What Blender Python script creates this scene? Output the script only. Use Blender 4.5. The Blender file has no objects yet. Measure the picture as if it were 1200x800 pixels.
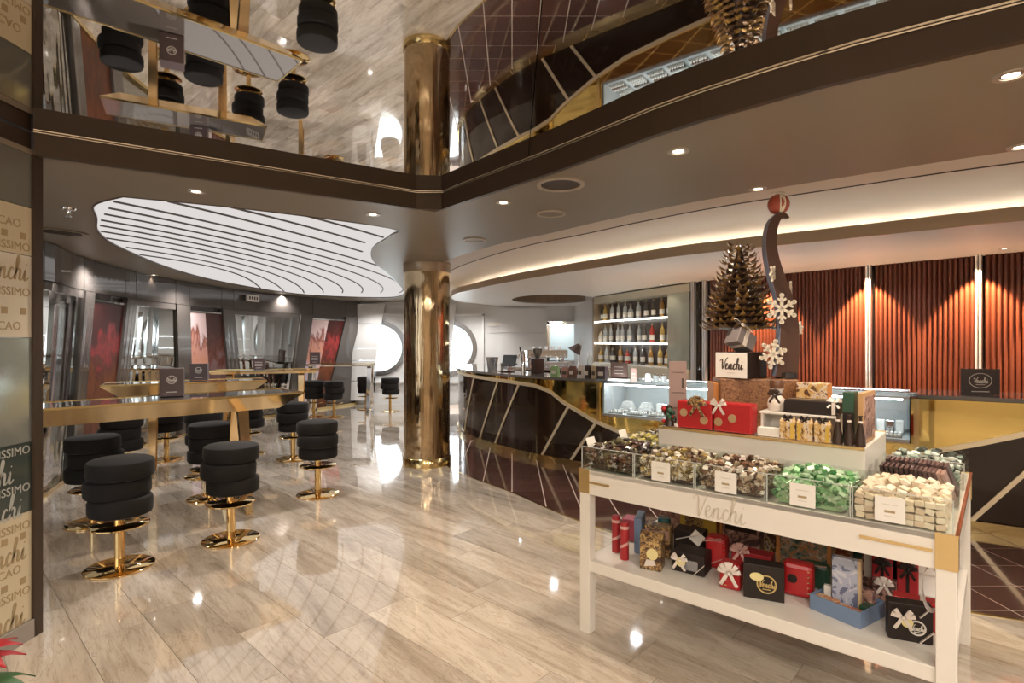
import bpy, bmesh, math, random
from mathutils import Vector, Matrix, geometry

R = random.Random(7)
PI = math.pi
scene = bpy.context.scene
col = scene.collection

# ------------------------------------------------------------------ camera
cd = bpy.data.cameras.new('camera')
cam = bpy.data.objects.new('camera', cd)
col.objects.link(cam)
cam.location = (0, 0, 1.6)
cam.rotation_euler = (PI / 2, 0, 0)
cd.sensor_width = 36
cd.lens = 19.5
cd.clip_start = 0.05
scene.camera = cam

# ------------------------------------------------------------------ world, exposure
w = bpy.data.worlds.new('daylight')
scene.world = w
w.use_nodes = True
bg = w.node_tree.nodes['Background']
bg.inputs['Color'].default_value = (0.98, 0.99, 1.0, 1)
bg.inputs['Strength'].default_value = 1.7
scene.view_settings.view_transform = 'Standard'
scene.view_settings.look = 'None'
scene.view_settings.gamma = 1
scene.view_settings.use_curve_mapping = False
scene.view_settings.exposure = 0.2
cy = scene.cycles
cy.use_denoising = True
cy.max_bounces = 9
cy.diffuse_bounces = 3
cy.glossy_bounces = 6
cy.transmission_bounces = 6
cy.transparent_max_bounces = 12
cy.sample_clamp_indirect = 4
cy.blur_glossy = 0.15

WARM = (1.0, 0.83, 0.64)
SOFT = (1.0, 0.91, 0.79)

# strengths
S_OVAL = 1.08        # stretched luminous ceiling
S_COVE = 30.0       # LED strip in the bar cove
S_DOWN = 60.0       # downlights (W)
S_FRONT = 58.0      # added fill panels over and behind the camera (W)
S_REDWALL = 640.0
S_CASE = 20.0
S_SHELF = 6.0
S_PORT = 24.0
S_LOUNGE = 125.0
S_AISLE = 70.0


def lamp(name, kind, loc, power, color=WARM, size=0.1, spot=1.6, blend=0.6, direction=None, parent=None):
    ld = bpy.data.lights.new(name, kind)
    ld.energy = power
    ld.color = color
    if kind == 'AREA':
        ld.shape = 'DISK'
        ld.size = size
    else:
        ld.shadow_soft_size = size
    if kind == 'SPOT':
        ld.spot_size = spot
        ld.spot_blend = blend
    o = bpy.data.objects.new(name, ld)
    col.objects.link(o)
    o.location = loc
    if direction:
        o.rotation_euler = Vector(direction).to_track_quat('-Z', 'Y').to_euler()
    if parent:
        o.parent = parent
    return o


# daylight entering by the two portholes
for wx in (-3.4, -1.6):
    lamp('porthole_daylight', 'AREA', (wx, 14.9, 1.5), S_PORT, (0.93, 0.97, 1.0), 1.25, direction=(0.05, -1, -0.18))
# spots without fittings, added to brighten the lounge and the bar aisle
for lx, ly in ((-2.2, 5.6), (-4.9, 6.7), (-1.55, 8.4), (-5.1, 9.0), (-1.7, 11.4), (-3.4, 13.3), (-4.9, 11.9), (-0.9, 13.2)):
    lamp('lounge_fill', 'SPOT', (lx, ly, 2.585), S_LOUNGE, (1, 0.95, 0.9), 0.05, 2.5, 0.8, (0, 0, -1))
for lx, ly in ((0.7, 9.3), (1.7, 7.6), (2.7, 6.9), (3.9, 5.9), (0.2, 11.5)):
    lamp('aisle_fill', 'SPOT', (lx, ly, 2.485), S_AISLE, (0.95, 0.97, 1.0), 0.05, 2.6, 0.8, (0, 0, -1))

# unseen fill lamps over and behind the camera, added to brighten the room
for lx, ly in ((-1.6, -0.8), (0.4, -0.8), (2.4, -0.8), (4.4, -0.6), (-1.0, -2.8), (2.2, -2.8)):
    lamp('lobby_fill', 'AREA', (lx, ly, 2.68), S_FRONT, SOFT, 0.6)


# ------------------------------------------------------------------ helpers
def G(px, py, h):
    """plan position of a point known to stand at height h"""
    s = (py - 400) / (1.6 - h)
    return ((px - 600) / s, 650 / s)


def mat(name, color=(0.8, 0.8, 0.8), rough=0.5, metal=0.0, **k):
    m = bpy.data.materials.new(name)
    m.use_nodes = True
    b = m.node_tree.nodes['Principled BSDF']
    b.inputs['Base Color'].default_value = (*color, 1)
    b.inputs['Roughness'].default_value = rough
    b.inputs['Metallic'].default_value = metal
    for kk, v in k.items():
        b.inputs[kk.replace('_', ' ')].default_value = v
    return m


def nd(m, t, **k):
    n = m.node_tree.nodes.new(t)
    for kk, v in k.items():
        setattr(n, kk, v)
    return n


def lk(m, a, b):
    m.node_tree.links.new(a, b)


def bsdf(m):
    return m.node_tree.nodes['Principled BSDF']


def ramp(m, fac, stops, interp='LINEAR'):
    r = nd(m, 'ShaderNodeValToRGB')
    r.color_ramp.interpolation = interp
    e = r.color_ramp.elements
    while len(e) > 1:
        e.remove(e[-1])
    e[0].position = stops[0][0]
    e[0].color = (*stops[0][1], 1)
    for p, c in stops[1:]:
        x = e.new(p)
        x.color = (*c, 1)
    lk(m, fac, r.inputs['Fac'])
    return r.outputs['Color']


def coords(m, scale=(1, 1, 1), rot=(0, 0, 0), kind='Object'):
    tc = nd(m, 'ShaderNodeTexCoord')
    mp = nd(m, 'ShaderNodeMapping')
    mp.inputs['Scale'].default_value = scale
    mp.inputs['Rotation'].default_value = rot
    lk(m, tc.outputs[kind], mp.inputs['Vector'])
    return mp.outputs['Vector']


def noise(m, vec, scale=5, detail=4, rough=0.5, dist=0.0):
    n = nd(m, 'ShaderNodeTexNoise')
    n.inputs['Scale'].default_value = scale
    n.inputs['Detail'].default_value = detail
    n.inputs['Roughness'].default_value = rough
    n.inputs['Distortion'].default_value = dist
    if vec is not None:
        lk(m, vec, n.inputs['Vector'])
    return n.outputs['Fac']


def emis(name, color, strength):
    m = bpy.data.materials.new(name)
    m.use_nodes = True
    m.node_tree.nodes.remove(bsdf(m))
    e = nd(m, 'ShaderNodeEmission')
    e.inputs['Color'].default_value = (*color, 1)
    e.inputs['Strength'].default_value = strength
    lk(m, e.outputs[0], m.node_tree.nodes['Material Output'].inputs['Surface'])
    return m


def pane_mat(name, tint=(0.96, 0.98, 0.97), refl=0.09, rough=0.02):
    m = bpy.data.materials.new(name)
    m.use_nodes = True
    m.node_tree.nodes.remove(bsdf(m))
    t = nd(m, 'ShaderNodeBsdfTransparent')
    t.inputs['Color'].default_value = (*tint, 1)
    g = nd(m, 'ShaderNodeBsdfGlossy')
    g.inputs['Roughness'].default_value = rough
    mx = nd(m, 'ShaderNodeMixShader')
    mx.inputs['Fac'].default_value = refl
    lk(m, t.outputs[0], mx.inputs[1])
    lk(m, g.outputs[0], mx.inputs[2])
    lk(m, mx.outputs[0], m.node_tree.nodes['Material Output'].inputs['Surface'])
    return m


class MB:
    def __init__(self):
        self.v = []
        self.f = []

    def add(self, vs, fs, M=None):
        o = len(self.v)
        for p in vs:
            p = Vector(p)
            self.v.append(tuple(M @ p if M else p))
        for f in fs:
            self.f.append([i + o for i in f])
        return self

    def box(self, c, d, M=None, rz=0.0, bev=0.0):
        x, y, z = d[0] / 2, d[1] / 2, d[2] / 2
        T = Matrix.Translation(c) @ Matrix.Rotation(rz, 4, 'Z')
        if M:
            T = M @ T
        if bev <= 0:
            vs = [(-x, -y, -z), (x, -y, -z), (x, y, -z), (-x, y, -z), (-x, -y, z), (x, -y, z), (x, y, z), (-x, y, z)]
            fs = [(0, 3, 2, 1), (4, 5, 6, 7), (0, 1, 5, 4), (1, 2, 6, 5), (2, 3, 7, 6), (3, 0, 4, 7)]
            return self.add(vs, fs, T)
        bm = bmesh.new()
        bmesh.ops.create_cube(bm, size=1)
        bmesh.ops.scale(bm, vec=d, verts=bm.verts)
        bmesh.ops.bevel(bm, geom=bm.edges[:], offset=min(bev, 0.45 * min(d)), segments=2, affect='EDGES', profile=0.5)
        bm.verts.index_update()
        vs = [v.co[:] for v in bm.verts]
        fs = [[v.index for v in f.verts] for f in bm.faces]
        bm.free()
        return self.add(vs, fs, T)

    def prism(self, poly, z0, z1, M=None, holes=()):
        loops = [list(poly)] + [list(h) for h in holes]
        flat = [p for l in loops for p in l]
        n = len(flat)
        vs = [(p[0], p[1], z0) for p in flat] + [(p[0], p[1], z1) for p in flat]
        fs = []
        if not holes and len(poly) <= 4:
            fs = [list(range(n))[::-1], [i + n for i in range(n)]]
        else:
            for t in geometry.tessellate_polygon([[Vector((p[0], p[1], 0)) for p in l] for l in loops]):
                fs.append([t[2], t[1], t[0]])
                fs.append([i + n for i in t])
        o = 0
        for l in loops:
            k = len(l)
            for i in range(k):
                a, b = o + i, o + (i + 1) % k
                fs.append([a, b, b + n, a + n])
            o += k
        return self.add(vs, fs, M)

    def lathe(self, prof, seg=24, M=None, c=(0, 0, 0)):
        vs, fs = [], []
        n = len(prof)
        for i in range(seg):
            a = 2 * PI * i / seg
            for r, z in prof:
                vs.append((c[0] + r * math.cos(a), c[1] + r * math.sin(a), c[2] + z))
        for i in range(seg):
            j = (i + 1) % seg
            for k in range(n - 1):
                fs.append([i * n + k, j * n + k, j * n + k + 1, i * n + k + 1])
        if prof[0][0] > 1e-6:
            fs.append([i * n for i in range(seg)][::-1])
        if prof[-1][0] > 1e-6:
            fs.append([i * n + n - 1 for i in range(seg)])
        return self.add(vs, fs, M)

    def tube(self, pts, r, seg=8, M=None, cap=True):
        pts = [Vector(p) for p in pts]
        rr = r if isinstance(r, (list, tuple)) else [r] * len(pts)
        vs, fs = [], []
        prev = None
        for i, p in enumerate(pts):
            d = (pts[min(i + 1, len(pts) - 1)] - pts[max(i - 1, 0)]).normalized()
            if prev is None:
                prev = d.orthogonal().normalized()
            nrm = (prev - d * prev.dot(d)).normalized()
            prev = nrm
            bn = d.cross(nrm)
            for k in range(seg):
                a = 2 * PI * k / seg
                vs.append(p + (nrm * math.cos(a) + bn * math.sin(a)) * rr[i])
        for i in range(len(pts) - 1):
            for k in range(seg):
                k2 = (k + 1) % seg
                fs.append([i * seg + k, i * seg + k2, (i + 1) * seg + k2, (i + 1) * seg + k])
        if cap:
            fs.append(list(range(seg))[::-1])
            fs.append([(len(pts) - 1) * seg + k for k in range(seg)])
        return self.add(vs, fs, M)

    def loft(self, rings, closed=True, caps=True, M=None):
        n = len(rings[0])
        vs = [p for r in rings for p in r]
        fs = []
        for i in range(len(rings) - 1):
            for k in range(n if closed else n - 1):
                k2 = (k + 1) % n
                fs.append([i * n + k, i * n + k2, (i + 1) * n + k2, (i + 1) * n + k])
        if caps and closed:
            fs.append(list(range(n))[::-1])
            fs.append([(len(rings) - 1) * n + k for k in range(n)])
        return self.add(vs, fs, M)

    def bar(self, a, b, w_, t, up=(0, 0, 1)):
        """rectangular bar from a to b, width w_ across, thickness t along 'up'-ish"""
        a, b = Vector(a), Vector(b)
        d = (b - a).normalized()
        s = d.cross(Vector(up))
        if s.length < 1e-4:
            s = d.cross(Vector((1, 0, 0)))
        s.normalize()
        u = s.cross(d)
        ring = lambda p: [p + s * w_ / 2 + u * t / 2, p - s * w_ / 2 + u * t / 2, p - s * w_ / 2 - u * t / 2, p + s * w_ / 2 - u * t / 2]
        return self.loft([ring(a), ring(b)])

    def sphere(self, c, r, seg=14, rings=9, sc=(1, 1, 1), M=None):
        prof = [(r * math.sin(PI * i / rings), -r * math.cos(PI * i / rings)) for i in range(rings + 1)]
        prof[0] = (0.0, -r)
        prof[-1] = (0.0, r)
        T = Matrix.Translation(c) @ Matrix.Diagonal((*sc, 1))
        if M:
            T = M @ T
        return self.lathe(prof, seg, T)

    def build(self, name, m, parent=None, smooth=False, angle=40):
        me = bpy.data.meshes.new(name)
        me.from_pydata(self.v, [], self.f)
        bm = bmesh.new()
        bm.from_mesh(me)
        bmesh.ops.remove_doubles(bm, verts=bm.verts, dist=1e-6)
        bmesh.ops.recalc_face_normals(bm, faces=bm.faces)
        if smooth:
            for f in bm.faces:
                f.smooth = True
            lim = math.radians(angle)
            for e in bm.edges:
                if len(e.link_faces) == 2 and e.calc_face_angle(0) > lim:
                    e.smooth = False
        bm.to_mesh(me)
        bm.free()
        me.materials.append(m)
        return link(name, me, parent)


def link(name, data, parent=None):
    o = bpy.data.objects.new(name, data)
    col.objects.link(o)
    if parent:
        o.parent = parent
    return o


def tag(o, label=None, cat=None, group=None, kind=None):
    if label:
        o['label'] = label
    if cat:
        o['category'] = cat
    if group:
        o['group'] = group
    if kind:
        o['kind'] = kind
    return o


def thing(name, label, cat, loc=(0, 0, 0), rz=0.0, group=None):
    o = link(name, None)
    o.location = loc
    o.rotation_euler = (0, 0, rz)
    return tag(o, label, cat, group)


def copy_tree(o, parent=None):
    c = o.copy()
    col.objects.link(c)
    if parent:
        c.parent = parent
    for ch in list(o.children):
        copy_tree(ch, c)
    return c


def cr(pts, n=8):
    P = [Vector((p[0], p[1], p[2] if len(p) > 2 else 0)) for p in pts]
    out = []
    for i in range(len(P) - 1):
        p0, p1, p2, p3 = P[max(i - 1, 0)], P[i], P[i + 1], P[min(i + 2, len(P) - 1)]
        for k in range(n):
            t = k / n
            out.append(0.5 * ((2 * p1) + (p2 - p0) * t + (2 * p0 - 5 * p1 + 4 * p2 - p3) * t * t + (3 * p1 - p0 - 3 * p2 + p3) * t ** 3))
    out.append(P[-1])
    return out


class Path:
    def __init__(self, pts, n=10, smooth=True):
        self.p = [Vector((q[0], q[1])) for q in (cr(pts, n) if smooth else pts)]
        self.c = [0.0]
        for a, b in zip(self.p, self.p[1:]):
            self.c.append(self.c[-1] + (b - a).length)
        self.L = self.c[-1]

    def at(self, s):
        if s <= 0:
            d = (self.p[1] - self.p[0]).normalized()
            return self.p[0] + d * s, d
        if s >= self.L:
            d = (self.p[-1] - self.p[-2]).normalized()
            return self.p[-1] + d * (s - self.L), d
        i = 0
        while self.c[i + 1] < s:
            i += 1
        t = (s - self.c[i]) / (self.c[i + 1] - self.c[i])
        q = self.p[i].lerp(self.p[i + 1], t)
        a = (self.p[i + 1] - self.p[max(i - 1, 0)]).normalized()
        b = (self.p[min(i + 2, len(self.p) - 1)] - self.p[i]).normalized()
        return q, a.lerp(b, t).normalized()

    def pt(self, s, off=0.0, z=0.0):
        q, d = self.at(s)
        return Vector((q.x + d.y * off, q.y - d.x * off, z))

    def s_dir(self, ratio):
        """arc length where the path meets the bearing X/Y = ratio"""
        lo = getattr(self, 'smin', 0.0)
        best = min(range(1200), key=lambda i: abs((lambda q: q.x - ratio * q.y)(self.at(lo + (self.L - lo) * i / 1199)[0])))
        return lo + (self.L - lo) * best / 1199

    def s_px(self, px):
        return self.s_dir((px - 600) / 650)


def sweep(mb, path, s0, s1, prof, step=0.12, caps=True):
    n = max(1, int(math.ceil((s1 - s0) / step)))
    rings = []
    for i in range(n + 1):
        s = s0 + (s1 - s0) * i / n
        pr = prof(s) if callable(prof) else prof
        rings.append([path.pt(s, o, z) for o, z in pr])
    return mb.loft(rings, caps=caps)


def rect(o0, o1, z0, z1):
    return [(o0, z0), (o1, z0), (o1, z1), (o0, z1)]


def clip_convex(poly, win):
    """Sutherland-Hodgman: clip poly by the convex window win (ccw)"""
    out = list(poly)
    for i in range(len(win)):
        a, b = win[i], win[(i + 1) % len(win)]
        src, out = out, []
        side = lambda p: (b[0] - a[0]) * (p[1] - a[1]) - (b[1] - a[1]) * (p[0] - a[0])
        for j in range(len(src)):
            p, q = src[j], src[(j + 1) % len(src)]
            sp, sq = side(p), side(q)
            if sp >= 0:
                out.append(p)
            if (sp >= 0) != (sq >= 0):
                t = sp / (sp - sq)
                out.append((p[0] + (q[0] - p[0]) * t, p[1] + (q[1] - p[1]) * t))
        if len(out) < 3:
            return []
    return out


def area(poly):
    return 0.5 * abs(sum(poly[i][0] * poly[(i + 1) % len(poly)][1] - poly[(i + 1) % len(poly)][0] * poly[i][1] for i in range(len(poly))))


def text_mesh(s, size, depth=0.0008, shear=0.0, bold=0.0):
    c = bpy.data.curves.new('lettering', 'FONT')
    c.body = s
    c.size = size
    c.extrude = depth
    c.shear = shear
    c.offset = bold
    c.align_x = 'CENTER'
    c.align_y = 'CENTER'
    c.resolution_u = 3
    o = bpy.data.objects.new('lettering', c)
    col.objects.link(o)
    bpy.context.view_layer.update()
    me = bpy.data.meshes.new_from_object(o)
    bpy.data.objects.remove(o)
    return me


# the house script: pen strokes on a 0..1 high line (x runs on)
SCRIPT = [
    [(0.02, .78), (.08, .92), (.2, .95), (.26, .8), (.3, .45), (.36, .05), (.44, .3), (.55, .75), (.68, 1.08), (.8, 1.12)],
    [(.62, .26), (.74, .32), (.82, .48), (.76, .58), (.66, .46), (.66, .18), (.76, .04), (.9, .14)],
    [(.9, .14), (1.0, .5), (1.0, .04)], [(1.0, .3), (1.12, .54), (1.2, .46), (1.2, .1), (1.28, .06), (1.36, .16)],
    [(1.62, .46), (1.54, .56), (1.44, .42), (1.42, .18), (1.52, .03), (1.66, .14)],
    [(1.66, .14), (1.8, .6), (1.86, 1.0), (1.78, 1.08), (1.74, .6), (1.74, .04)], [(1.74, .3), (1.86, .54), (1.96, .44), (1.96, .1), (2.04, .05), (2.12, .16)],
    [(2.12, .16), (2.2, .52), (2.2, .1), (2.28, .04), (2.4, .18)],
    [(2.22, .74), (2.25, .78)],
]


def script_mb(h, thick=0.035, depth=0.001):
    """flat pen-stroke lettering in the XZ plane facing -Y, centred"""
    mb = MB()
    for st in SCRIPT:
        pts = cr([(a[0] + 0.12 * a[1], 0, a[1]) for a in st], 4)
        n = len(pts)
        rings = []
        for i, p in enumerate(pts):
            d = (pts[min(i + 1, n - 1)] - pts[max(i - 1, 0)])
            d = Vector((d.x, 0, d.z)).normalized()
            wdt = thick * (0.45 + 0.75 * max(0, -d.z)) + 0.25 * thick + 0.003
            s = Vector((-d.z, 0, d.x)) * wdt
            q = (Vector((p.x - 1.2, 0, p.z - 0.5)))
            y = depth / h
            rings.append([(q + s), (q - s), (q - s) + Vector((0, y, 0)), (q + s) + Vector((0, y, 0))])
        mb.loft([[v * h for v in r] for r in rings])
    return mb


def face_frame(loc, rz, tilt=0.0):
    return Matrix.Translation(loc) @ Matrix.Rotation(rz, 4, 'Z') @ Matrix.Rotation(tilt, 4, 'X')


# ------------------------------------------------------------------ materials
GOLD = mat('polished gold', (0.83, 0.60, 0.27), 0.07, 1.0)
TABGOLD = mat('table gold', (0.93, 0.73, 0.44), 0.13, 1.0)
GOLD_S = mat('satin gold', (0.80, 0.62, 0.33), 0.22, 1.0)
BRASS = mat('brass trim', (0.72, 0.56, 0.27), 0.16, 1.0)
POSTM = mat('satin aluminium', (0.85, 0.84, 0.82), 0.38, 0.8)
BARGOLD = mat('yellow mirror gold', (0.74, 0.57, 0.21), 0.05, 1.0)
PALEGOLD = mat('pale satin gold', (0.80, 0.68, 0.48), 0.45, 0.75)
CHROME = mat('chrome', (0.78, 0.78, 0.78), 0.08, 1.0)
STEEL = mat('brushed steel', (0.5, 0.5, 0.5), 0.25, 1.0)
BLACKF = mat('black velvet', (0.008, 0.0065, 0.006), 0.8, 0.0, Specular_IOR_Level=0.25, Sheen_Weight=0.05, Sheen_Roughness=0.4)
v = coords(BLACKF)
bp = nd(BLACKF, 'ShaderNodeBump')
bp.inputs['Strength'].default_value = 0.15
bp.inputs['Distance'].default_value = 0.002
lk(BLACKF, noise(BLACKF, v, 220, 2), bp.inputs['Height'])
lk(BLACKF, bp.outputs[0], bsdf(BLACKF).inputs['Normal'])
WHITE = mat('white lacquer', (0.74, 0.70, 0.64), 0.32)
WHITE2 = mat('white card', (0.78, 0.75, 0.70), 0.55)
BROWNCEIL = mat('taupe ceiling', (0.225, 0.190, 0.145), 0.42)
FASCIA = mat('dark bronze fascia', (0.050, 0.033, 0.023), 0.32, 0.0, Specular_IOR_Level=0.3)
CREAM = mat('cream plaster', (0.66, 0.57, 0.47), 0.6)
SOFFIT = mat('white soffit', (0.62, 0.60, 0.56), 0.45)
BRONZE = mat('bronze band', (0.36, 0.28, 0.20), 0.32, 0.4)
MIRROR = mat('bronze ceiling mirror', (0.76, 0.73, 0.69), 0.015, 1.0)
DARKGLOSS = mat('dark glossy panel', (0.085, 0.074, 0.068), 0.10, 0.0, Coat_Weight=0.6, Coat_Roughness=0.05)
DARKMIRROR = mat('smoked mirror', (0.46, 0.47, 0.46), 0.04, 1.0)
GREYWALL = mat('pale grey wall', (0.70, 0.71, 0.71), 0.4)
BARDARK = mat('dark brown lacquer', (0.022, 0.012, 0.008), 0.06, 0.0, Coat_Weight=0.2, Coat_Roughness=0.03, Specular_IOR_Level=0.4)
TABLETOP = mat('smoked glass top', (0.10, 0.085, 0.075), 0.03, 0.0, Coat_Weight=1.0, Coat_Roughness=0.02, IOR=2.2)
CLEAR = pane_mat('clear acrylic', (0.97, 0.98, 0.97), 0.05)
GLASS = pane_mat('display glass', (0.94, 0.97, 0.97), 0.06)
DARKPRINT = mat('dark print', (0.06, 0.045, 0.035), 0.6)
GOLDPRINT = mat('gold print', (0.62, 0.47, 0.2), 0.35, 0.7)
PALEPRINT = mat('pale print', (0.62, 0.58, 0.52), 0.5)
GROUT = mat('grout', (0.62, 0.52, 0.45), 0.6)
GROUTM = mat('floor bedding', (0.36, 0.31, 0.26), 0.6)


def make_marble():
    m = mat('polished travertine', (0.5, 0.42, 0.35), 0.06, 0.0, Coat_Weight=0.8, Coat_Roughness=0.03)
    tc = nd(m, 'ShaderNodeTexCoord')
    oi = nd(m, 'ShaderNodeObjectInfo')
    off = nd(m, 'ShaderNodeVectorMath', operation='SCALE')
    off.inputs[0].default_value = (13.0, 7.0, 0)
    lk(m, oi.outputs['Random'], off.inputs['Scale'])
    ad = nd(m, 'ShaderNodeVectorMath', operation='ADD')
    rot = nd(m, 'ShaderNodeMapping')
    rot.inputs['Rotation'].default_value = (0, 0, math.radians(47))
    rot.inputs['Scale'].default_value = (1, 1, 1)
    lk(m, tc.outputs['Object'], rot.inputs['Vector'])
    st = nd(m, 'ShaderNodeVectorMath', operation='MULTIPLY')
    st.inputs[1].default_value = (0.9, 6.5, 1)
    lk(m, rot.outputs['Vector'], st.inputs[0])
    lk(m, st.outputs[0], ad.inputs[0])
    lk(m, off.outputs[0], ad.inputs[1])
    f1 = noise(m, ad.outputs[0], 0.75, 9, 0.66, 0.9)
    c1 = ramp(m, f1, [(0.22, (0.22, 0.17, 0.125)), (0.40, (0.375, 0.31, 0.245)), (0.50, (0.475, 0.405, 0.33)), (0.62, (0.56, 0.49, 0.41)), (0.8, (0.44, 0.385, 0.325))])
    f2 = noise(m, ad.outputs[0], 2.6, 6, 0.6, 1.6)
    c2 = ramp(m, f2, [(0.47, (1, 1, 1)), (0.5, (0.72, 0.68, 0.62)), (0.53, (1, 1, 1))])
    mx = nd(m, 'ShaderNodeMix', data_type='RGBA', blend_type='MULTIPLY')
    mx.inputs[0].default_value = 0.8
    lk(m, c1, mx.inputs[6])
    lk(m, c2, mx.inputs[7])
    hs = nd(m, 'ShaderNodeHueSaturation')
    mr = nd(m, 'ShaderNodeMapRange')
    mr.inputs['To Min'].default_value = 0.86
    mr.inputs['To Max'].default_value = 1.12
    lk(m, oi.outputs['Random'], mr.inputs['Value'])
    lk(m, mr.outputs[0], hs.inputs['Value'])
    lk(m, mx.outputs[2], hs.inputs['Color'])
    lk(m, hs.outputs[0], bsdf(m).inputs['Base Color'])
    return m


MARBLE = make_marble()
TILE = mat('oxblood floor tile', (0.060, 0.026, 0.019), 0.10, 0.0, Coat_Weight=0.7, Coat_Roughness=0.04)
oi = nd(TILE, 'ShaderNodeObjectInfo')
lk(TILE, ramp(TILE, oi.outputs['Random'], [(0, (0.066, 0.030, 0.023)), (1, (0.098, 0.046, 0.034))]), bsdf(TILE).inputs['Base Color'])
COLUMN = mat('mirror bronze column', (0.46, 0.345, 0.21), 0.06, 1.0)
v = coords(COLUMN, (1, 1, 0.04))
bp = nd(COLUMN, 'ShaderNodeBump')
bp.inputs['Strength'].default_value = 0.6
bp.inputs['Distance'].default_value = 0.014
lk(COLUMN, noise(COLUMN, v, 20, 4), bp.inputs['Height'])
lk(COLUMN, bp.outputs[0], bsdf(COLUMN).inputs['Normal'])
REDWALL = mat('fluted red-brown slats', (0.078, 0.019, 0.009), 0.38)

# ================================================================== STRUCTURE
CEIL, MIR, SOF, COVE = 2.61, 2.735, 2.50, 2.73

# ---------------------------------------------------------------- floor
tile_edge = Path([(-1.62, 13.6), (-1.62, 11.6), (-1.45, 9.6), (-1.1, 7.9), (-0.76, 6.98), (-0.42, 6.45), (0.0, 5.88), (0.58, 4.97), (1.25, 4.22), (2.0, 3.66), (2.72, 3.27), (3.6, 2.95), (5.0, 2.6), (6.8, 2.3)], 6)
edge_pts = [(p.x, p.y) for p in tile_edge.p]
marble_poly = edge_pts + [(6.8, -4.0), (-5.0, -4.0), (-5.0, 2.6), (-5.1, 4.4), (-5.5, 6.2), (-5.95, 8.0), (-5.95, 9.2), (-5.8, 10.8), (-5.3, 12.3), (-4.3, 14.1), (-1.62, 14.1)]
tile_poly = edge_pts + [(6.8, 6.0), (3.0, 9.0), (1.8, 14.1), (-1.62, 14.1)]
floor = MB().prism([(-6.4, -4.0), (6.9, -4.0), (6.9, 14.4), (-6.4, 14.4)], -0.06, -0.006).build('floor', GROUTM)
tag(floor, kind='structure')
ang = math.radians(-43)
du, dv = Vector((math.cos(ang), math.sin(ang))), Vector((-math.sin(ang), math.cos(ang)))
PW, PL = 0.30, 1.15
planks, far_pl = [], MB()
for iv in range(-40, 60):
    off = R.random() * PL
    for iu in range(-14, 16):
        c = du * (iu * PL + off) + dv * (iv * PW)
        if not (-6.6 < c.x < 7.2 and -3.6 < c.y < 14.6):
            continue
        g = 0.0012
        q = [c + du * g + dv * g, c + du * (PL - g) + dv * g, c + du * (PL - g) + dv * (PW - g), c + du * g + dv * (PW - g)]
        poly = clip_convex(marble_poly, [(p.x, p.y) for p in q])
        if len(poly) < 3 or area(poly) < 0.002:
            continue
        mid = Vector((sum(p[0] for p in poly) / len(poly), sum(p[1] for p in poly) / len(poly)))
        seen = mid.y > 1.0 and abs(mid.x) < mid.y * 1.15
        planks.append((0 if seen else 1, mid.length, poly))
planks.sort(key=lambda t: t[:2])
for i, (k, d, poly) in enumerate(planks):
    if i < 290:
        MB().prism(poly, -0.006, 0.0).build('plank', MARBLE, floor)
    else:
        far_pl.prism(poly, -0.006, 0.0)
tag(far_pl.build('plank_remainder', MARBLE, floor), kind='stuff')

tiles = []
far_t = MB()
TS = 0.33
for ix in range(-8, 24):
    for iy in range(4, 46):
        x0, y0 = ix * TS, iy * TS
        if x0 > 6.8 or y0 > 12:
            continue
        g = 0.005
        poly = clip_convex(tile_poly, [(x0 + g, y0 + g), (x0 + TS - g, y0 + g), (x0 + TS - g, y0 + TS - g), (x0 + g, y0 + TS - g)])
        if len(poly) < 3 or area(poly) < 0.001:
            continue
        # under the bar nothing shows
        tiles.append((math.hypot(x0 - 0.2, y0 - 3.0), poly))
bed = MB().prism(tile_poly, -0.006, -0.0015).build('grout', GROUT, floor)

# ---------------------------------------------------------------- bar line
bar = Path([(-0.45, 12.2), (-0.85, 11.3), (-1.0, 10.4), (-0.79, 9.37), (-0.39, 8.53), (0.2, 7.66), (0.88, 7.02), (1.6, 6.43), (2.4, 5.78), (3.2, 5.2), (3.9, 4.70), (4.6, 4.27), (5.4, 3.9)], 8)

bar.smin = bar.c[16]


def bar_dist(p):
    best = 1e9
    for q, in zip(bar.p[::2]):
        d = (q - Vector(p))
        if d.length < abs(best):
            best = d.length
    return best


n = 0
tiles.sort(key=lambda t: t[0])
for d, poly in tiles:
    mx_, my_ = sum(p[0] for p in poly) / len(poly), sum(p[1] for p in poly) / len(poly)
    # skip what lies well behind the bar front
    s_ = bar.s_dir(mx_ / my_)
    q, _ = bar.at(s_)
    if my_ > q.y + 0.35 and -1 < mx_ < 5.4:
        continue
    n += 1
    if n <= 280:
        MB().prism(poly, -0.0015, 0.002).build('tile', TILE, floor)
    else:
        far_t.prism(poly, -0.0015, 0.002)
if far_t.v:
    tag(far_t.build('tile_remainder', TILE, floor), kind='stuff')
# pale stone edging strip between the two floors
sb = MB()
sweep(sb, tile_edge, 0, tile_edge.L, rect(-0.012, 0.012, -0.002, 0.0035), 0.15)
sb.build('edging', BRASS, floor)

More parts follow.
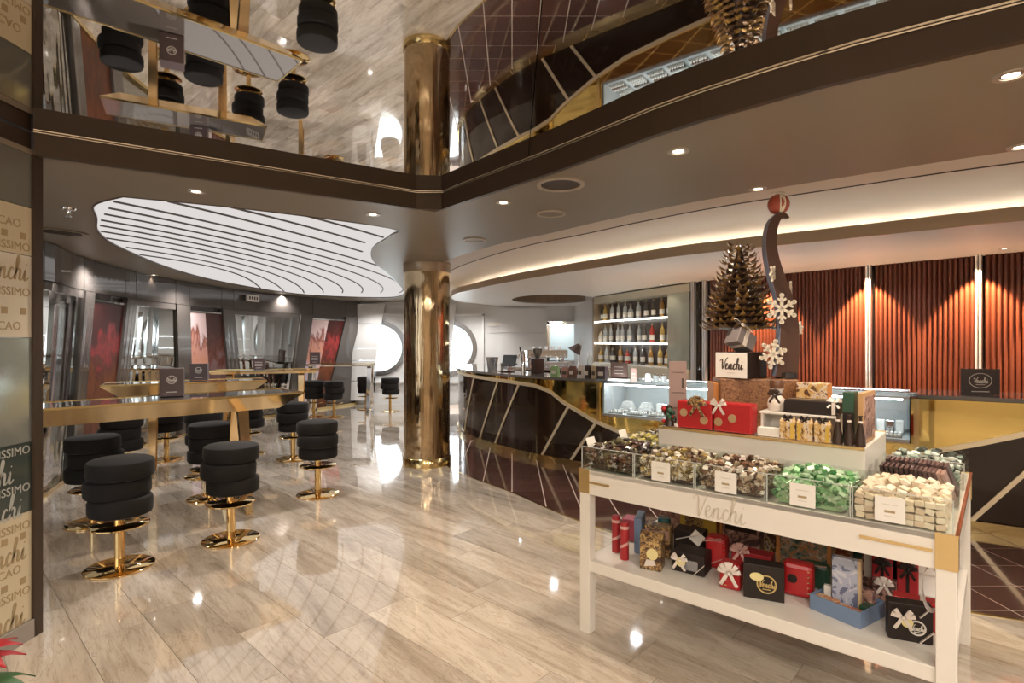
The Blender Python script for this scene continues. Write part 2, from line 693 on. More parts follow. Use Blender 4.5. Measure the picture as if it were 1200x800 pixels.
# ---------------------------------------------------------------- ceilings
mir_edge = [(-2.6, 3.02), (-0.6, 4.33), (0.256, 3.33), (0.8, 2.62), (1.25, 2.2), (1.73, 1.87), (2.6, 1.42), (3.6, 1.08), (5.0, 0.78), (6.9, 0.6)]
cove_edge = Path([(-2.05, 14.2), (-2.0, 12.0), (-1.75, 10.0), (-1.35, 8.2), (-0.8, 6.9), (-0.18, 5.82), (0.32, 5.22), (0.78, 4.62), (1.35, 3.99), (2.06, 3.4), (2.69, 2.93), (3.6, 2.45), (5.0, 1.95), (6.9, 1.6)], 6)
oval_pts = [(-2.72, 3.86), (-1.96, 4.26), (-1.08, 4.94), (-1.16, 5.3), (-1.5, 6.0), (-1.72, 6.9), (-1.84, 8.2), (-1.95, 9.4), (-2.2, 11.4), (-2.7, 12.7), (-3.6, 12.7), (-4.6, 11.8), (-4.95, 9.6), (-4.78, 7.8), (-4.25, 6.0), (-3.85, 5.15), (-3.42, 4.55), (-3.1, 4.1)]
oval = [(p.x, p.y) for p in cr(oval_pts + [oval_pts[0]], 5)[:-1]]
low_poly = mir_edge + [(p.x, p.y) for p in reversed(cove_edge.p)] + [(-6.4, 14.2), (-6.4, 2.7), (-2.6, 2.7)]
ceil = MB().prism(low_poly, CEIL, CEIL + 0.03, holes=[oval]).build('ceiling', BROWNCEIL)
tag(ceil, kind='structure')

# bronze band round the mirrored recess, with its polished bead
bd = MB()
mp_ = Path(mir_edge, smooth=False)
sweep(bd, Path(mir_edge, smooth=False), 0, mp_.L, rect(0.0, 0.035, CEIL - 0.004, MIR + 0.02), 0.25)
tag(bd.build('trim_1', FASCIA), kind='structure')
gb = MB()
gb.tube([(mp_.pt(s, 0.040, MIR - 0.006)) for s in [mp_.L * i / 40 for i in range(41)]], 0.0045, 6)
tag(gb.build('trim_2', mat('bead metal', (0.72, 0.67, 0.58), 0.25, 1.0), smooth=True), kind='structure')
# ceiling mirror, in sheets
mm = thing('ceiling_mirror', None, None)
tag(mm, kind='structure')
mir_poly = [(p[0], p[1]) for p in mir_edge] + [(6.9, -4.0), (-2.6, -4.0)]
for x0, x1 in ((-2.6, 0.1), (0.1, 2.6), (2.6, 6.9)):
    poly = clip_convex(mir_poly, [(x0 + 0.002, -4.0), (x1 - 0.002, -4.0), (x1 - 0.002, 4.4), (x0 + 0.002, 4.4)])
    MB().prism(poly, MIR, MIR + 0.012).build('mirror_sheet', MIRROR, mm)

# luminous stretched ceiling with curved dark ribs
lum = thing('luminous_ceiling', 'white backlit oval ceiling panel crossed by curved dark ribs', 'ceiling light')
LUM = emis('backlit stretch ceiling', (1.0, 0.945, 0.915), S_OVAL * 0.6)
MB().prism(oval, CEIL + 0.016, CEIL + 0.028).build('diffuser', LUM, lum)
rim = MB()
k = len(oval)
for i in range(k):
    a, b = Vector(oval[i]), Vector(oval[(i + 1) % k])
    c0 = Vector((-3.2, 8.5))
    oa, ob = a + (a - c0).normalized() * -0.025, b + (b - c0).normalized() * -0.025
    rim.loft([[(*a, CEIL - 0.002), (*oa, CEIL - 0.002), (*oa, CEIL + 0.014), (*a, CEIL + 0.014)], [(*b, CEIL - 0.002), (*ob, CEIL - 0.002), (*ob, CEIL + 0.014), (*b, CEIL + 0.014)]], caps=False)
rim.build('rim', FASCIA, lum)
RIB = mat('dark rib', (0.09, 0.08, 0.075), 0.5)


def inside(p, poly):
    c = False
    for i in range(len(poly)):
        a, b = poly[i], poly[i - 1]
        if (a[1] > p[1]) != (b[1] > p[1]) and p[0] < (b[0] - a[0]) * (p[1] - a[1]) / (b[1] - a[1]) + a[0]:
            c = not c
    return c


starts = [(-1.75, 4.34), (-2.2, 4.08), (-2.62, 3.8), (-2.9, 4.04), (-3.08, 4.24), (-3.26, 4.44), (-3.45, 4.66), (-3.62, 4.88), (-3.8, 5.13), (-4.0, 5.47), (-4.23, 5.9), (-4.42, 6.4)]
for i, s0 in enumerate(starts):
    e = Vector((-1.55 - 0.40 * (i - 2), 11.6))
    a = Vector(s0)
    c1 = a + Vector((0.75, 1.45))
    c2 = Vector((e.x + 0.95 - 0.02 * (i - 2), 9.3))
    pts = []
    for j in range(41):
        t = j / 40
        p = a * (1 - t) ** 3 + c1 * 3 * t * (1 - t) ** 2 + c2 * 3 * t * t * (1 - t) + e * t ** 3
        if inside(p, oval):
            pts.append((p.x, p.y))
    if len(pts) > 3:
        rb = MB()
        pp = Path(pts, smooth=False)
        sweep(rb, pp, 0, pp.L, rect(-0.011, 0.011, CEIL + 0.004, CEIL + 0.015), 0.3)
        rb.build('rib', RIB, lum)

# cove over the bar: sloped cream lip, upper tray, dropped soffit with fascia
lip = MB()
sweep(lip, cove_edge, 0, cove_edge.L, [(0, CEIL + 0.001), (-0.44, CEIL + 0.045), (-0.44, COVE), (-0.40, COVE), (-0.06, CEIL + 0.032), (0, CEIL + 0.03)], 0.2)
tag(lip.build('trim_3', CREAM, smooth=True, angle=25), kind='structure')
hole = [(0.85 + 0.85 * math.cos(a), 11.9 + 1.3 * math.sin(a)) for a in [2 * PI * i / 36 for i in range(36)]]
lb_ = MB()
lb_.tube([cove_edge.pt(cove_edge.L * i / 80, -0.435, CEIL + 0.043) for i in range(81)], 0.006, 6)
tag(lb_.build('drawn_step_line', FASCIA), kind='structure')  # dark bead added to paint in the dark line at the lip's step
tray = MB().prism([(p.x, p.y) for p in cove_edge.p] + [(7.6, 1.6), (7.6, 15), (-2.05, 15)], COVE, COVE + 0.03, holes=[hole])
tag(tray.build('ceiling_tray', CREAM), kind='structure')
fas = Path([(-0.6, 13.6), (-1.15, 12.6), (-1.25, 11.46), (-1.05, 10.4), (-0.75, 9.75), (-0.34, 8.86), (0.36, 7.68), (1.31, 6.34), (1.9, 5.64), (2.95, 4.78), (3.78, 4.1), (5.0, 3.4), (6.9, 2.7)], 8)
fb = MB()
sweep(fb, fas, 0, fas.L, rect(-0.03, 0.0, SOF - 0.004, 2.60), 0.15)
tag(fb.build('trim_4', BRONZE, smooth=True), kind='structure')
sof_poly = [(lambda q: (q.x, q.y))(fas.pt(fas.L * i / 60, -0.03)) for i in range(61)] + [(6.9, 9.0), (2.0, 14.2), (-0.3, 14.2)]
sp = MB().prism(sof_poly, SOF, SOF + 0.03, holes=[hole])
tag(sp.build('ceiling_soffit', SOFFIT), kind='structure')
hr = MB()
for i in range(36):
    a, b = hole[i], hole[(i + 1) % 36]
    hr.add([(*a, SOF), (*b, SOF), (*b, COVE + 0.12), (*a, COVE + 0.12)], [(0, 1, 2, 3)])
tag(hr.build('ceiling_recess', BRONZE), kind='structure')
MB().prism(hole, COVE + 0.11, COVE + 0.13).build('recess_top', BRONZE, bpy.data.objects['ceiling_recess'])
# LED strip lying on top of the soffit behind the fascia
led = thing('cove_light', 'warm hidden light strip above the curved bar fascia', 'light strip')
LED = emis('cove LED', (1.0, 0.86, 0.70), S_COVE)
lb = MB()
lb.tube([fas.pt(s, -0.60, 2.572) for s in [fas.L * (0.02 + 0.97 * i / 70) for i in range(71)]], 0.012, 6)
lb.build('strip', LED, led)
cb = MB()
sweep(cb, fas, fas.L * 0.02, fas.L * 0.99, rect(-0.64, -0.56, 2.531, 2.560), 0.3)
cb.build('channel', STEEL, led)

# ---------------------------------------------------------------- column
colm = thing('column', None, None, (-1.115, 7.27, 0))
tag(colm, kind='structure')
MB().lathe([(0.297, 0.11), (0.297, 2.50)], 64).build('column_shaft', COLUMN, colm, smooth=True)
MB().lathe([(0.308, 0.0), (0.308, 0.10), (0.298, 0.112)], 64).build('column_base', BRASS, colm, smooth=True)
MB().lathe([(0.298, 2.49), (0.306, 2.5), (0.306, 2.61)], 64).build('column_collar', BRONZE, colm, smooth=True)

# ---------------------------------------------------------------- back wall with portholes
YB = 14.2
cx1, cx2, pr, pz = -3.4, -1.6, 0.62, 1.43
circ = lambda cx, r: [(cx + r * math.cos(a), pz + r * math.sin(a)) for a in [2 * PI * i / 40 for i in range(40)]]
wb = MB()
T = Matrix(((1, 0, 0, 0), (0, 0, 1, 0), (0, 1, 0, 0), (0, 0, 0, 1)))
wb.prism([(-6.4, -0.05), (2.0, -0.05), (2.0, 2.9), (-6.4, 2.9)], YB, YB + 0.25, T, holes=[circ(cx1, pr), circ(cx2, pr), [(0.95, 1.12), (1.75, 1.12), (1.75, 2.05), (0.95, 2.05)]])
wall_back = tag(wb.build('wall_back', GREYWALL), kind='structure')
for i, cx in enumerate((cx1, cx2)):
    wn = thing('window_%d' % (i + 1), None, None, (cx, YB, pz))
    tag(wn, kind='structure')
    rg = MB()
    seg = 48
    prof = [(pr - 0.03, 0.2), (pr - 0.03, -0.03), (pr + 0.09, -0.03), (pr + 0.09, -0.002), (pr + 0.001, 0.0), (pr + 0.001, 0.2)]
    RX = Matrix.Rotation(PI / 2, 4, 'X').inverted()
    rg.loft([[RX @ Vector((r * math.cos(a), r * math.sin(a), z)) for r, z in prof] for a in [2 * PI * q / seg for q in range(seg + 1)]], caps=False)
    rg.build('window_frame', STEEL, wn, smooth=True)
    pg = MB()
    pg.lathe([(pr - 0.03, 0.12), (pr - 0.03, 0.13)], 40, RX)
    pg.build('pane', GLASS, wn)
    # square raised panel the porthole sits in
    fr = MB()
    for (c, d) in (((-0.86, -0.05, 0), (0.05, 0.1, 1.75)), ((0.86, -0.05, 0), (0.05, 0.1, 1.75)), ((0, -0.05, 0.86), (1.77, 0.1, 0.05)), ((0, -0.05, -0.86), (1.77, 0.1, 0.05))):
        fr.box(c, d)
    fr.build('surround', GREYWALL, wn)
# leaning cladding panels that stand in front of half of each porthole, joints recessed
def lean_row(xl0, xl1, xr0, xr1, y0, rows_):
    """xl0..xr0 at the floor, xl1..xr1 at 2.55 m"""
    for z0, z1 in rows_:
        f0, f1 = (z0 + .006) / 2.55, (z1 - .006) / 2.55
        poly = [(xl0 + (xl1 - xl0) * f0 + .006, z0 + .006), (xr0 + (xr1 - xr0) * f0 - .006, z0 + .006), (xr0 + (xr1 - xr0) * f1 - .006, z1 - .006), (xl0 + (xl1 - xl0) * f1 + .006, z1 - .006)]
        MB().prism(poly, y0, y0 + .05, T).build('panel', GREYWALL, wall_back)


rws_ = ((0.10, 0.60), (0.60, 1.12), (1.12, 1.42), (1.42, 2.05), (2.05, 2.56))
lean_row(-4.45, -4.00, -3.62, -3.22, YB - .16, rws_)
lean_row(-2.25, -2.10, -1.66, -1.42, YB - .16, rws_)
lean_row(-0.30, -0.30, 0.90, 0.90, YB - .06, ((0.12, 0.6), (0.6, 1.2), (1.2, 1.82), (1.82, 2.45)))
# serving hatch into the lit pantry
ht = thing('window_3', None, None, (1.35, YB, 1.58))
tag(ht, kind='structure')
hb = MB()
for c, d in (((-0.43, -0.03, 0), (0.06, 0.12, 1.05)), ((0.43, -0.03, 0), (0.06, 0.12, 1.05)), ((0, -0.03, 0.5), (0.92, 0.12, 0.06)), ((0, -0.03, -0.49), (0.92, 0.16, 0.05))):
    hb.box(c, d)
hb.build('window_frame', CHROME, ht)
pn = MB()
for c, d in (((0, 1.2, 0), (1.6, 0.03, 1.6)), ((-0.8, 0.7, 0), (0.03, 1.0, 1.6)), ((0.8, 0.7, 0), (0.03, 1.0, 1.6)), ((0, 0.7, 0.8), (1.6, 1.0, 0.03)), ((0, 0.7, -0.8), (1.6, 1.0, 0.03))):
    pn.box(c, d)
pn.build('pantry_niche', mat('pantry white', (0.75, 0.8, 0.8), 0.5), ht)
lamp('pantry_light', 'AREA', (1.35, YB + 0.7, 2.3), 9, (0.93, 0.98, 1), 0.5)

# ---------------------------------------------------------------- curved window wall on the lounge side
wl = Path([(-4.85, 2.5), (-4.66, 4.1), (-4.65, 5.47), (-5.1, 6.57), (-5.43, 8.0), (-5.47, 9.1), (-5.33, 10.6), (-4.95, 11.9), (-3.86, 14.15)], 8)
wall_left = thing('wall_left', None, None)
tag(wall_left, kind='structure')


def poster_mat(name, kind):
    m = mat(name, (0.3, 0.1, 0.06), 0.45, 0.0, Specular_IOR_Level=0.3)
    tc = nd(m, 'ShaderNodeTexCoord')
    sx = nd(m, 'ShaderNodeSeparateXYZ')
    lk(m, tc.outputs['Object'], sx.inputs[0])
    vec = coords(m, (2.2, 2.2, 1.2))
    n1 = noise(m, vec, 1.7, 5, 0.6, 1.5)
    mp = nd(m, 'ShaderNodeMapRange')
    mp.inputs['From Min'].default_value = 0.7
    mp.inputs['From Max'].default_value = 2.2
    lk(m, sx.outputs['Z'], mp.inputs['Value'])
    mixv = nd(m, 'ShaderNodeMath', operation='MULTIPLY_ADD')
    mixv.inputs[1].default_value = 0.55
    lk(m, mp.outputs[0], mixv.inputs[0])
    sc = nd(m, 'ShaderNodeMath', operation='MULTIPLY')
    sc.inputs[1].default_value = 0.62
    lk(m, n1, sc.inputs[0])
    lk(m, sc.outputs[0], mixv.inputs[2])
    if kind == 1:
        st = [(0.10, (0.25, 0.16, 0.14)), (0.26, (0.10, 0.035, 0.02)), (0.42, (0.20, 0.06, 0.02)), (0.52, (0.10, 0.02, 0.012)), (0.62, (0.30, 0.03, 0.03)), (0.72, (0.05, 0.008, 0.006))]
    elif kind == 2:
        st = [(0.12, (0.62, 0.45, 0.36)), (0.3, (0.70, 0.62, 0.64)), (0.4, (0.52, 0.45, 0.62)), (0.5, (0.62, 0.28, 0.17)), (0.58, (0.60, 0.30, 0.24)), (0.66, (0.22, 0.05, 0.03)), (0.72, (0.72, 0.55, 0.55))]
    else:
        st = [(0.12, (0.28, 0.16, 0.15)), (0.3, (0.12, 0.05, 0.045)), (0.45, (0.2, 0.12, 0.12)), (0.55, (0.14, 0.035, 0.02)), (0.7, (0.06, 0.018, 0.012))]
    lk(m, ramp(m, mixv.outputs[0], st), bsdf(m).inputs['Base Color'])
    return m


P1, P2, P3 = poster_mat('poster red', 1), poster_mat('poster pink', 2), poster_mat('poster brown', 3)
# (pixel bearing at the ceiling, drift of the edge along the wall towards the floor)
divs = [(30, 0.0), (52, 0.0), (99, -0.1), (110, -0.1), (148, -0.14), (160, -0.14), (206, 0.14), (222, 0.14), (260, 0.26), (274, 0.26), (352, -0.16), (367, -0.2), (405, -0.35), (423, -0.4)]
ss = [wl.s_px(d[0]) for d in divs]
ss[0] = 0.05
kinds = ['mirror', 'mirror', 'pilaster', 'poster1', 'pilaster', 'mirror', 'pilaster', 'poster2', 'pilaster', 'mirror', 'pilaster', 'poster3', 'pilaster']


def wallpt(s, z, off=0.0, drift=0.0):
    sh = drift * max(0, (2.2 - z) / 1.3)
    return wl.pt(s + sh, off - 0.10 * max(0, (2.2 - z) / 2.2), z)


def wall_patch(s0, d0, s1, d1, z0, z1, off, thick, nseg=6):
    rings = []
    for i in range(nseg + 1):
        t = i / nseg
        s, d = s0 + (s1 - s0) * t, d0 + (d1 - d0) * t
        rings.append([wallpt(s, z0, off, d), wallpt(s, z1, off, d), wallpt(s, z1, off - thick, d), wallpt(s, z0, off - thick, d)])
    return MB().loft(rings)


sgn = 1  # positive offset faces the room (to the right of the path direction)
wall_patch(0.0, 0, wl.L, 0, -0.02, 2.7, -0.06, 0.05, 40).build('backing', DARKGLOSS, wall_left)
for i, kd in enumerate(kinds):
    s0, s1, d0, d1 = ss[i], ss[i + 1], divs[i][1], divs[i + 1][1]
    g = 0.006
    wall_patch(s0 + g, 0, s1 - g, 0, 2.215, 2.60, 0.0, 0.05).build('frieze', DARKGLOSS, wall_left)
    if kd == 'pilaster':
        wall_patch(s0 + g, d0, s1 - g, d1, 0.02, 2.205, 0.02, 0.07, 3).build('pilaster', DARKGLOSS, wall_left)
    elif kd == 'mirror':
        wall_patch(s0 + g, d0, s1 - g, d1, 0.05, 2.12, -0.02, 0.03, 8).build('mirror_panel', DARKMIRROR, wall_left)
        wall_patch(s0 + g, d0, s1 - g, d1, 2.12, 2.205, 0.0, 0.05, 8).build('transom', DARKGLOSS, wall_left)
    else:
        t = 0.5 if kd != 'poster1' else 1.0
        sm, dm = s0 + (s1 - s0) * t, d0 + (d1 - d0) * t
        ma, mb_ = {'poster1': (P1, P1), 'poster2': (P2, P3), 'poster3': (P2, P1)}[kd]
        wall_patch(s0 + g, d0, sm, dm, 0.05, 2.10, -0.015, 0.03).build('poster', ma, wall_left)
        if t < 1:
            wall_patch(sm, dm, s1 - g, d1, 0.05, 2.10, -0.015, 0.03).build('poster', mb_, wall_left)
        wall_patch(s0 + g, d0, s1 - g, d1, 2.105, 2.13, 0.0, 0.04).build('poster_rail', CHROME, wall_left)
wall_patch(0.05, 0, wl.L, 0, 0.0, 0.05, 0.03, 0.06, 30).build('skirting', BRASS, wall_left)

# ---------------------------------------------------------------- printed glass partition near the camera
pt = thing('wall_front', None, None)
tag(pt, kind='structure')
PX = -2.6
PAPER = mat('printed cream paper', (0.60, 0.52, 0.36), 0.35, 0.0, Coat_Weight=1.0, Coat_Roughness=0.02)
DGREEN = mat('printed dark green paper', (0.035, 0.05, 0.045), 0.3, 0.0, Coat_Weight=1.0, Coat_Roughness=0.02)
PALE = mat('glass with painted reflection', (0.55, 0.60, 0.57), 0.12, 0.75)  # pale colour stands in for a bright whitish reflection in the glass
PALE2 = mat('printed ivory paper', (0.62, 0.57, 0.47), 0.3, 0.0, Coat_Weight=1.0, Coat_Roughness=0.02)
GREYG = mat('smoky glass', (0.16, 0.16, 0.14), 0.05, 0.0, Coat_Weight=1.0)
rows = [(0.10, 0.69, PAPER), (0.69, 1.06, DGREEN), (1.06, 1.62, PALE), (1.62, 2.06, PALE2), (2.06, 2.32, PAPER), (2.32, 2.61, GREYG)]
for z0, z1, m_ in rows:
    MB().box((PX - 0.02, 1.96, (z0 + z1) / 2), (0.04, 2.08, z1 - z0 - 0.004)).build('glass_panel', m_, pt)
MB().box((PX - 0.03, 1.96, 0.05), (0.09, 2.1, 0.098)).build('plinth', mat('grey plinth', (0.30, 0.27, 0.24), 0.4), pt)
MB().box((PX - 0.02, 3.03, 1.305), (0.07, 0.055, 2.61)).build('end_post', FASCIA, pt)
MB().box((PX - 0.035, 1.96, 2.67), (0.05, 2.1, 0.12)).build('head', FASCIA, pt)
Tw = Matrix(((0, 0, 1, 0), (1, 0, 0, 0), (0, 1, 0, 0), (0, 0, 0, 1)))   # text plane: x -> world +Y, y -> world +Z, faces +X


def place_text(me, name, m_, parent, M):
    me.materials.clear()
    me.materials.append(m_)
    me.transform(M)
    return link(name, me, parent)


WINK = mat('white ink', (0.42, 0.43, 0.40), 0.5)
BINK = mat('brown ink', (0.36, 0.27, 0.15), 0.5)
base_txt = {s: text_mesh(s, 0.062, bold=0.0) for s in ('BUONISSIMO', 'CUOR DI CACAO')}
scr = script_mb(0.12)
lines = []
for z, s, m_ in ((0.62, 'BUONISSIMO', BINK), (0.40, 'CUOR DI CACAO', BINK), (0.27, 'BUONISSIMO', BINK), (1.02, 'BUONISSIMO', WINK), (0.82, 'BUONISSIMO', WINK), (1.86, 'BUONISSIMO', BINK), (2.22, 'CUOR DI CACAO', BINK), (1.68, 'CUOR DI CACAO', BINK), (2.10, 'BUONISSIMO', BINK)):
    for k in range(4):
        y = 2.86 - 0.52 * k - (0.17 if s[0] == 'C' else 0.05)
        place_text(base_txt[s].copy(), 'lettering', m_, pt, Matrix.Translation((PX + 0.001, y, z)) @ Tw)
Ts = Matrix.Translation((0, 0, 0)) @ Matrix.Rotation(PI / 2, 4, 'Z')
for z, m_ in ((0.50, BINK), (0.16, BINK), (0.92, WINK), (1.98, BINK), (0.73, WINK)):
    for k in range(5):
        y = 2.84 - 0.46 * k - R.random() * 0.1
        b = MB()
        b.add(scr.v, scr.f, Matrix.Translation((PX + 0.002, y, z)) @ Ts)
        b.build('script_lettering', m_, pt)
dots = MB()
for z in (0.33, 0.57, 1.76, 2.16):
    for k in range(18):
        y = 2.95 - 0.11 * k
        dots.box((PX + 0.0012, y, z), (0.002, 0.034, 0.034))
dots.build('print_mark', BINK, pt)

# ---------------------------------------------------------------- wall behind the bar
wr = Path([(1.55, 14.2), (1.6, 12.4), (1.66, 11.2), (2.02, 10.1), (2.5, 8.85), (2.72, 8.38), (3.02, 7.98), (3.75, 7.1), (5.1, 5.5), (6.2, 4.3)], 8)
sB = lambda px: wr.s_px(px)
wall_right = thing('wall_right', None, None)
tag(wall_right, kind='structure')
bk = MB()
sweep(bk, wr, sB(808), wr.L, rect(-0.14, -0.10, 0.0, 2.62), 0.3)
bk.build('backing', BARDARK, wall_right)
bk = MB()
sweep(bk, wr, 0, sB(694), rect(-0.14, -0.04, 0.0, 2.62), 0.3)
bk.build('pier', GREYWALL, wall_right)
bk = MB()
sweep(bk, wr, sB(694), sB(808), rect(-0.5, -0.42, 0.0, 2.62), 0.3)
bk.build('rear_backing', BARDARK, wall_right)
posts = [813, 826, 1018, 1147, 1330]
sp_ = [sB(p) for p in posts]
for s in sp_:
    b = MB()
    for o in (-0.016, 0.016):
        q, d = wr.at(s + o)
        b.box((q.x + d.y * -0.0, q.y - d.x * -0.0, 1.31), (0.02, 0.06, 2.60), rz=math.atan2(d.y, d.x))
    b.build('post', POSTM, wall_right)
for a, b_ in zip(sp_, sp_[1:]):
    L_ = b_ - a - 0.08
    nfl = max(2, int(round(L_ / 0.047)))
    prof_pts = []
    for i in range(nfl):
        for j in range(4):
            s = a + 0.04 + L_ * (i + j / 4) / nfl
            prof_pts.append((s, [-0.075, -0.05, -0.045, -0.05][j]))
    prof_pts.append((b_ - 0.04, -0.075))
    f = MB()
    f.loft([[wr.pt(s, o, 0.02), wr.pt(s, o, 2.60), wr.pt(s, -0.09, 2.60), wr.pt(s, -0.09, 0.02)] for s, o in prof_pts])
    f.build('fluted_panel', REDWALL if a > sp_[0] + 0.01 else BARDARK, wall_right, smooth=True, angle=60)
# wall washers in the soffit, one at each post
for px in (905, 1018, 1147, 1290):
    s = sB(px)
    q = wr.pt(s, 0.17, SOF - 0.02)
    lamp('wall_washer', 'SPOT', q, S_REDWALL, (1, 0.62, 0.32), 0.015, 1.30, 0.35, (wr.pt(s, -0.02, 0.9) - q))

# unseen cover slab and lobby walls, added to keep world light out
tag(MB().prism([(-6.6, -4.2), (7.8, -4.2), (7.8, 15.2), (-6.6, 15.2)], 2.96, 3.0).build('light_blocker', FASCIA), kind='structure')
LOB = mat('lobby wall', (0.40, 0.33, 0.26), 0.5)
tag(MB().box((2.2, -4.05, 1.45), (10.0, 0.1, 3.0)).build('wall_rear', LOB), kind='structure')
tag(MB().box((7.0, -0.2, 1.45), (0.1, 7.8, 3.0)).build('wall_side', LOB), kind='structure')
tag(MB().box((-2.72, -1.5, 1.45), (0.1, 4.8, 3.0)).build('wall_lobby', LOB), kind='structure')

# ================================================================== BAR COUNTER
bc = thing('bar_counter', 'long curved bar counter with dark lacquer front and gold wave', 'bar counter')
s_l, s_r = 0.0, bar.L
sA, sB1 = bar.s_px(706), bar.s_px(1066)          # display case opening
s600, s690 = bar.s_px(600), bar.s_px(697)
CZ0, CZ1 = 0.72, 1.10
wv_px = [(480, 1.07), (560, 1.05), (600, 1.035), (627, 1.015), (645, .955), (660, .83), (695, .635), (735, .50), (790, .43), (860, .39), (940, .42), (1020, .53), (1066, .60), (1100, .665), (1150, .76), (1200, .86), (1290, 1.0)]
wv = [(bar.s_px(p), z) for p, z in wv_px]


def wave(s):
    if s <= wv[0][0]:
        return wv[0][1]
    for (a, za), (b, zb) in zip(wv, wv[1:]):
        if s <= b:
            t = (s - a) / (b - a)
            return za + (zb - za) * t
    return wv[-1][1]


for a, b, in ((0, sA), (sB1, bar.L)):
    m_ = MB()
    sweep(m_, bar, a, b, rect(-0.06, 0.0, 0.09, 1.10))
    m_.build('front_panel', BARDARK, bc, smooth=True)
m_ = MB()
sweep(m_, bar, sA, sB1, rect(-0.06, 0.0, 0.09, CZ0 - 0.01))
m_.build('front_panel', BARDARK, bc, smooth=True)
m_ = MB()
sweep(m_, bar, 0, bar.L, rect(-0.08, 0.02, 0.0, 0.085))
m_.build('plinth', BRASS, bc, smooth=True)
for a, b in ((0, sA - 0.01), (sB1 + 0.01, bar.L)):
    m_ = MB()
    sweep(m_, bar, a, b, lambda s: rect(0.001, 0.010, wave(s), 1.095), 0.06)
    m_.build('gold_panel', BARGOLD, bc, smooth=True)
m_ = MB()
sweep(m_, bar, sA - 0.01, sB1 + 0.01, lambda s: rect(0.001, 0.010, wave(s), CZ0 - 0.03), 0.06)
m_.build('gold_panel', BARGOLD, bc, smooth=True)
m_ = MB()
sweep(m_, bar, 0, bar.L, lambda s: rect(0.010, 0.026, wave(s) - 0.035, wave(s) + 0.012), 0.06)
m_.build('wave_trim', PALEGOLD, bc, smooth=True)
for s in (sA - 0.05, sB1 + 0.05):
    m_ = MB()
    sweep(m_, bar, s - 0.02, s + 0.02, rect(0.005, 0.022, wave(s), 1.095))
    m_.build('case_jamb', BRASS, bc)
# slanted gold strips
for p0, p1 in ((545, 556), (563, 584), (581, 609), (636, 667), (670, 699), (1138, 1263)):
    a, b = bar.s_px(p0), bar.s_px(p1)
    n = 6
    m_ = MB()
    rg = []
    zt = wave(b) - 0.02
    for i in range(n + 1):
        s, z = a + (b - a) * i / n, 0.085 + (zt - 0.085) * i / n
        rg.append([bar.pt(s - .022, 0.001, z), bar.pt(s + .022, 0.001, z), bar.pt(s + .022, 0.014, z), bar.pt(s - .022, 0.014, z)])
    m_.loft(rg)
    m_.build('slanted_strip', PALEGOLD, bc)
TOPM = mat('dark stone worktop', (0.14, 0.13, 0.125), 0.08, 0.0, Coat_Weight=0.6)
for a, b, i0 in ((0, sA - 0.06, -0.62), (sB1 + 0.06, bar.L, -0.62)):
    m_ = MB()
    sweep(m_, bar, a, b, rect(i0, 0.05, 1.102, 1.135), 0.1)
    m_.build('worktop', TOPM, bc, smooth=True)
m_ = MB()
sweep(m_, bar, 0, bar.L, rect(-0.66, -0.62, 0.0, 1.10), 0.2)
m_.build('rear_panel', STEEL, bc)

# glass display case let into the counter
case = thing('display_case', 'illuminated glass display case let into the curved bar front', 'display case')
CASEW = mat('case interior', (0.50, 0.53, 0.54), 0.35)
m_ = MB()
sweep(m_, bar, sA, sB1, rect(-0.55, -0.004, CZ0 - 0.01, CZ0), 0.1)
m_.build('deck', CASEW, case)
m_ = MB()
sweep(m_, bar, sA, sB1, rect(-0.58, -0.56, CZ0 - 0.01, CZ1), 0.1)
m_.build('rear_wall', CASEW, case)
for s in (sA, sA + (sB1 - sA) * 0.333, sA + (sB1 - sA) * 0.659, sB1 - 0.02):
    m_ = MB()
    sweep(m_, bar, s, s + 0.02, rect(-0.555, -0.006, CZ0 + 0.001, CZ1))
    m_.build('divider', CASEW if s in (sA,) else GLASS, case)
m_ = MB()
sweep(m_, bar, sA, sB1, rect(-0.004, 0.002, CZ0, CZ1), 0.1)
m_.build('front_glass', GLASS, case, smooth=True)
m_ = MB()
sweep(m_, bar, sA, sB1, rect(-0.6, 0.01, CZ1 + 0.001, CZ1 + 0.012), 0.1)
m_.build('top_glass', GLASS, case, smooth=True)
for o0, o1, z0, z1 in ((-0.012, 0.014, CZ0 - 0.03, CZ0 - 0.0), (-0.02, 0.012, CZ1 - 0.014, CZ1), (-0.6, -0.55, CZ1 + 0.013, CZ1 + 0.03)):
    m_ = MB()
    sweep(m_, bar, sA, sB1, rect(o0, o1, z0, z1), 0.1)
    m_.build('frame_rail', STEEL, case)
m_ = MB()
sweep(m_, bar, sA + 0.05, sB1 - 0.05, rect(-0.05, -0.03, CZ1 - 0.03, CZ1 - 0.016), 0.15)
m_.build('light_strip', emis('case LED', (0.93, 0.97, 1.0), S_CASE * 2.2), case)
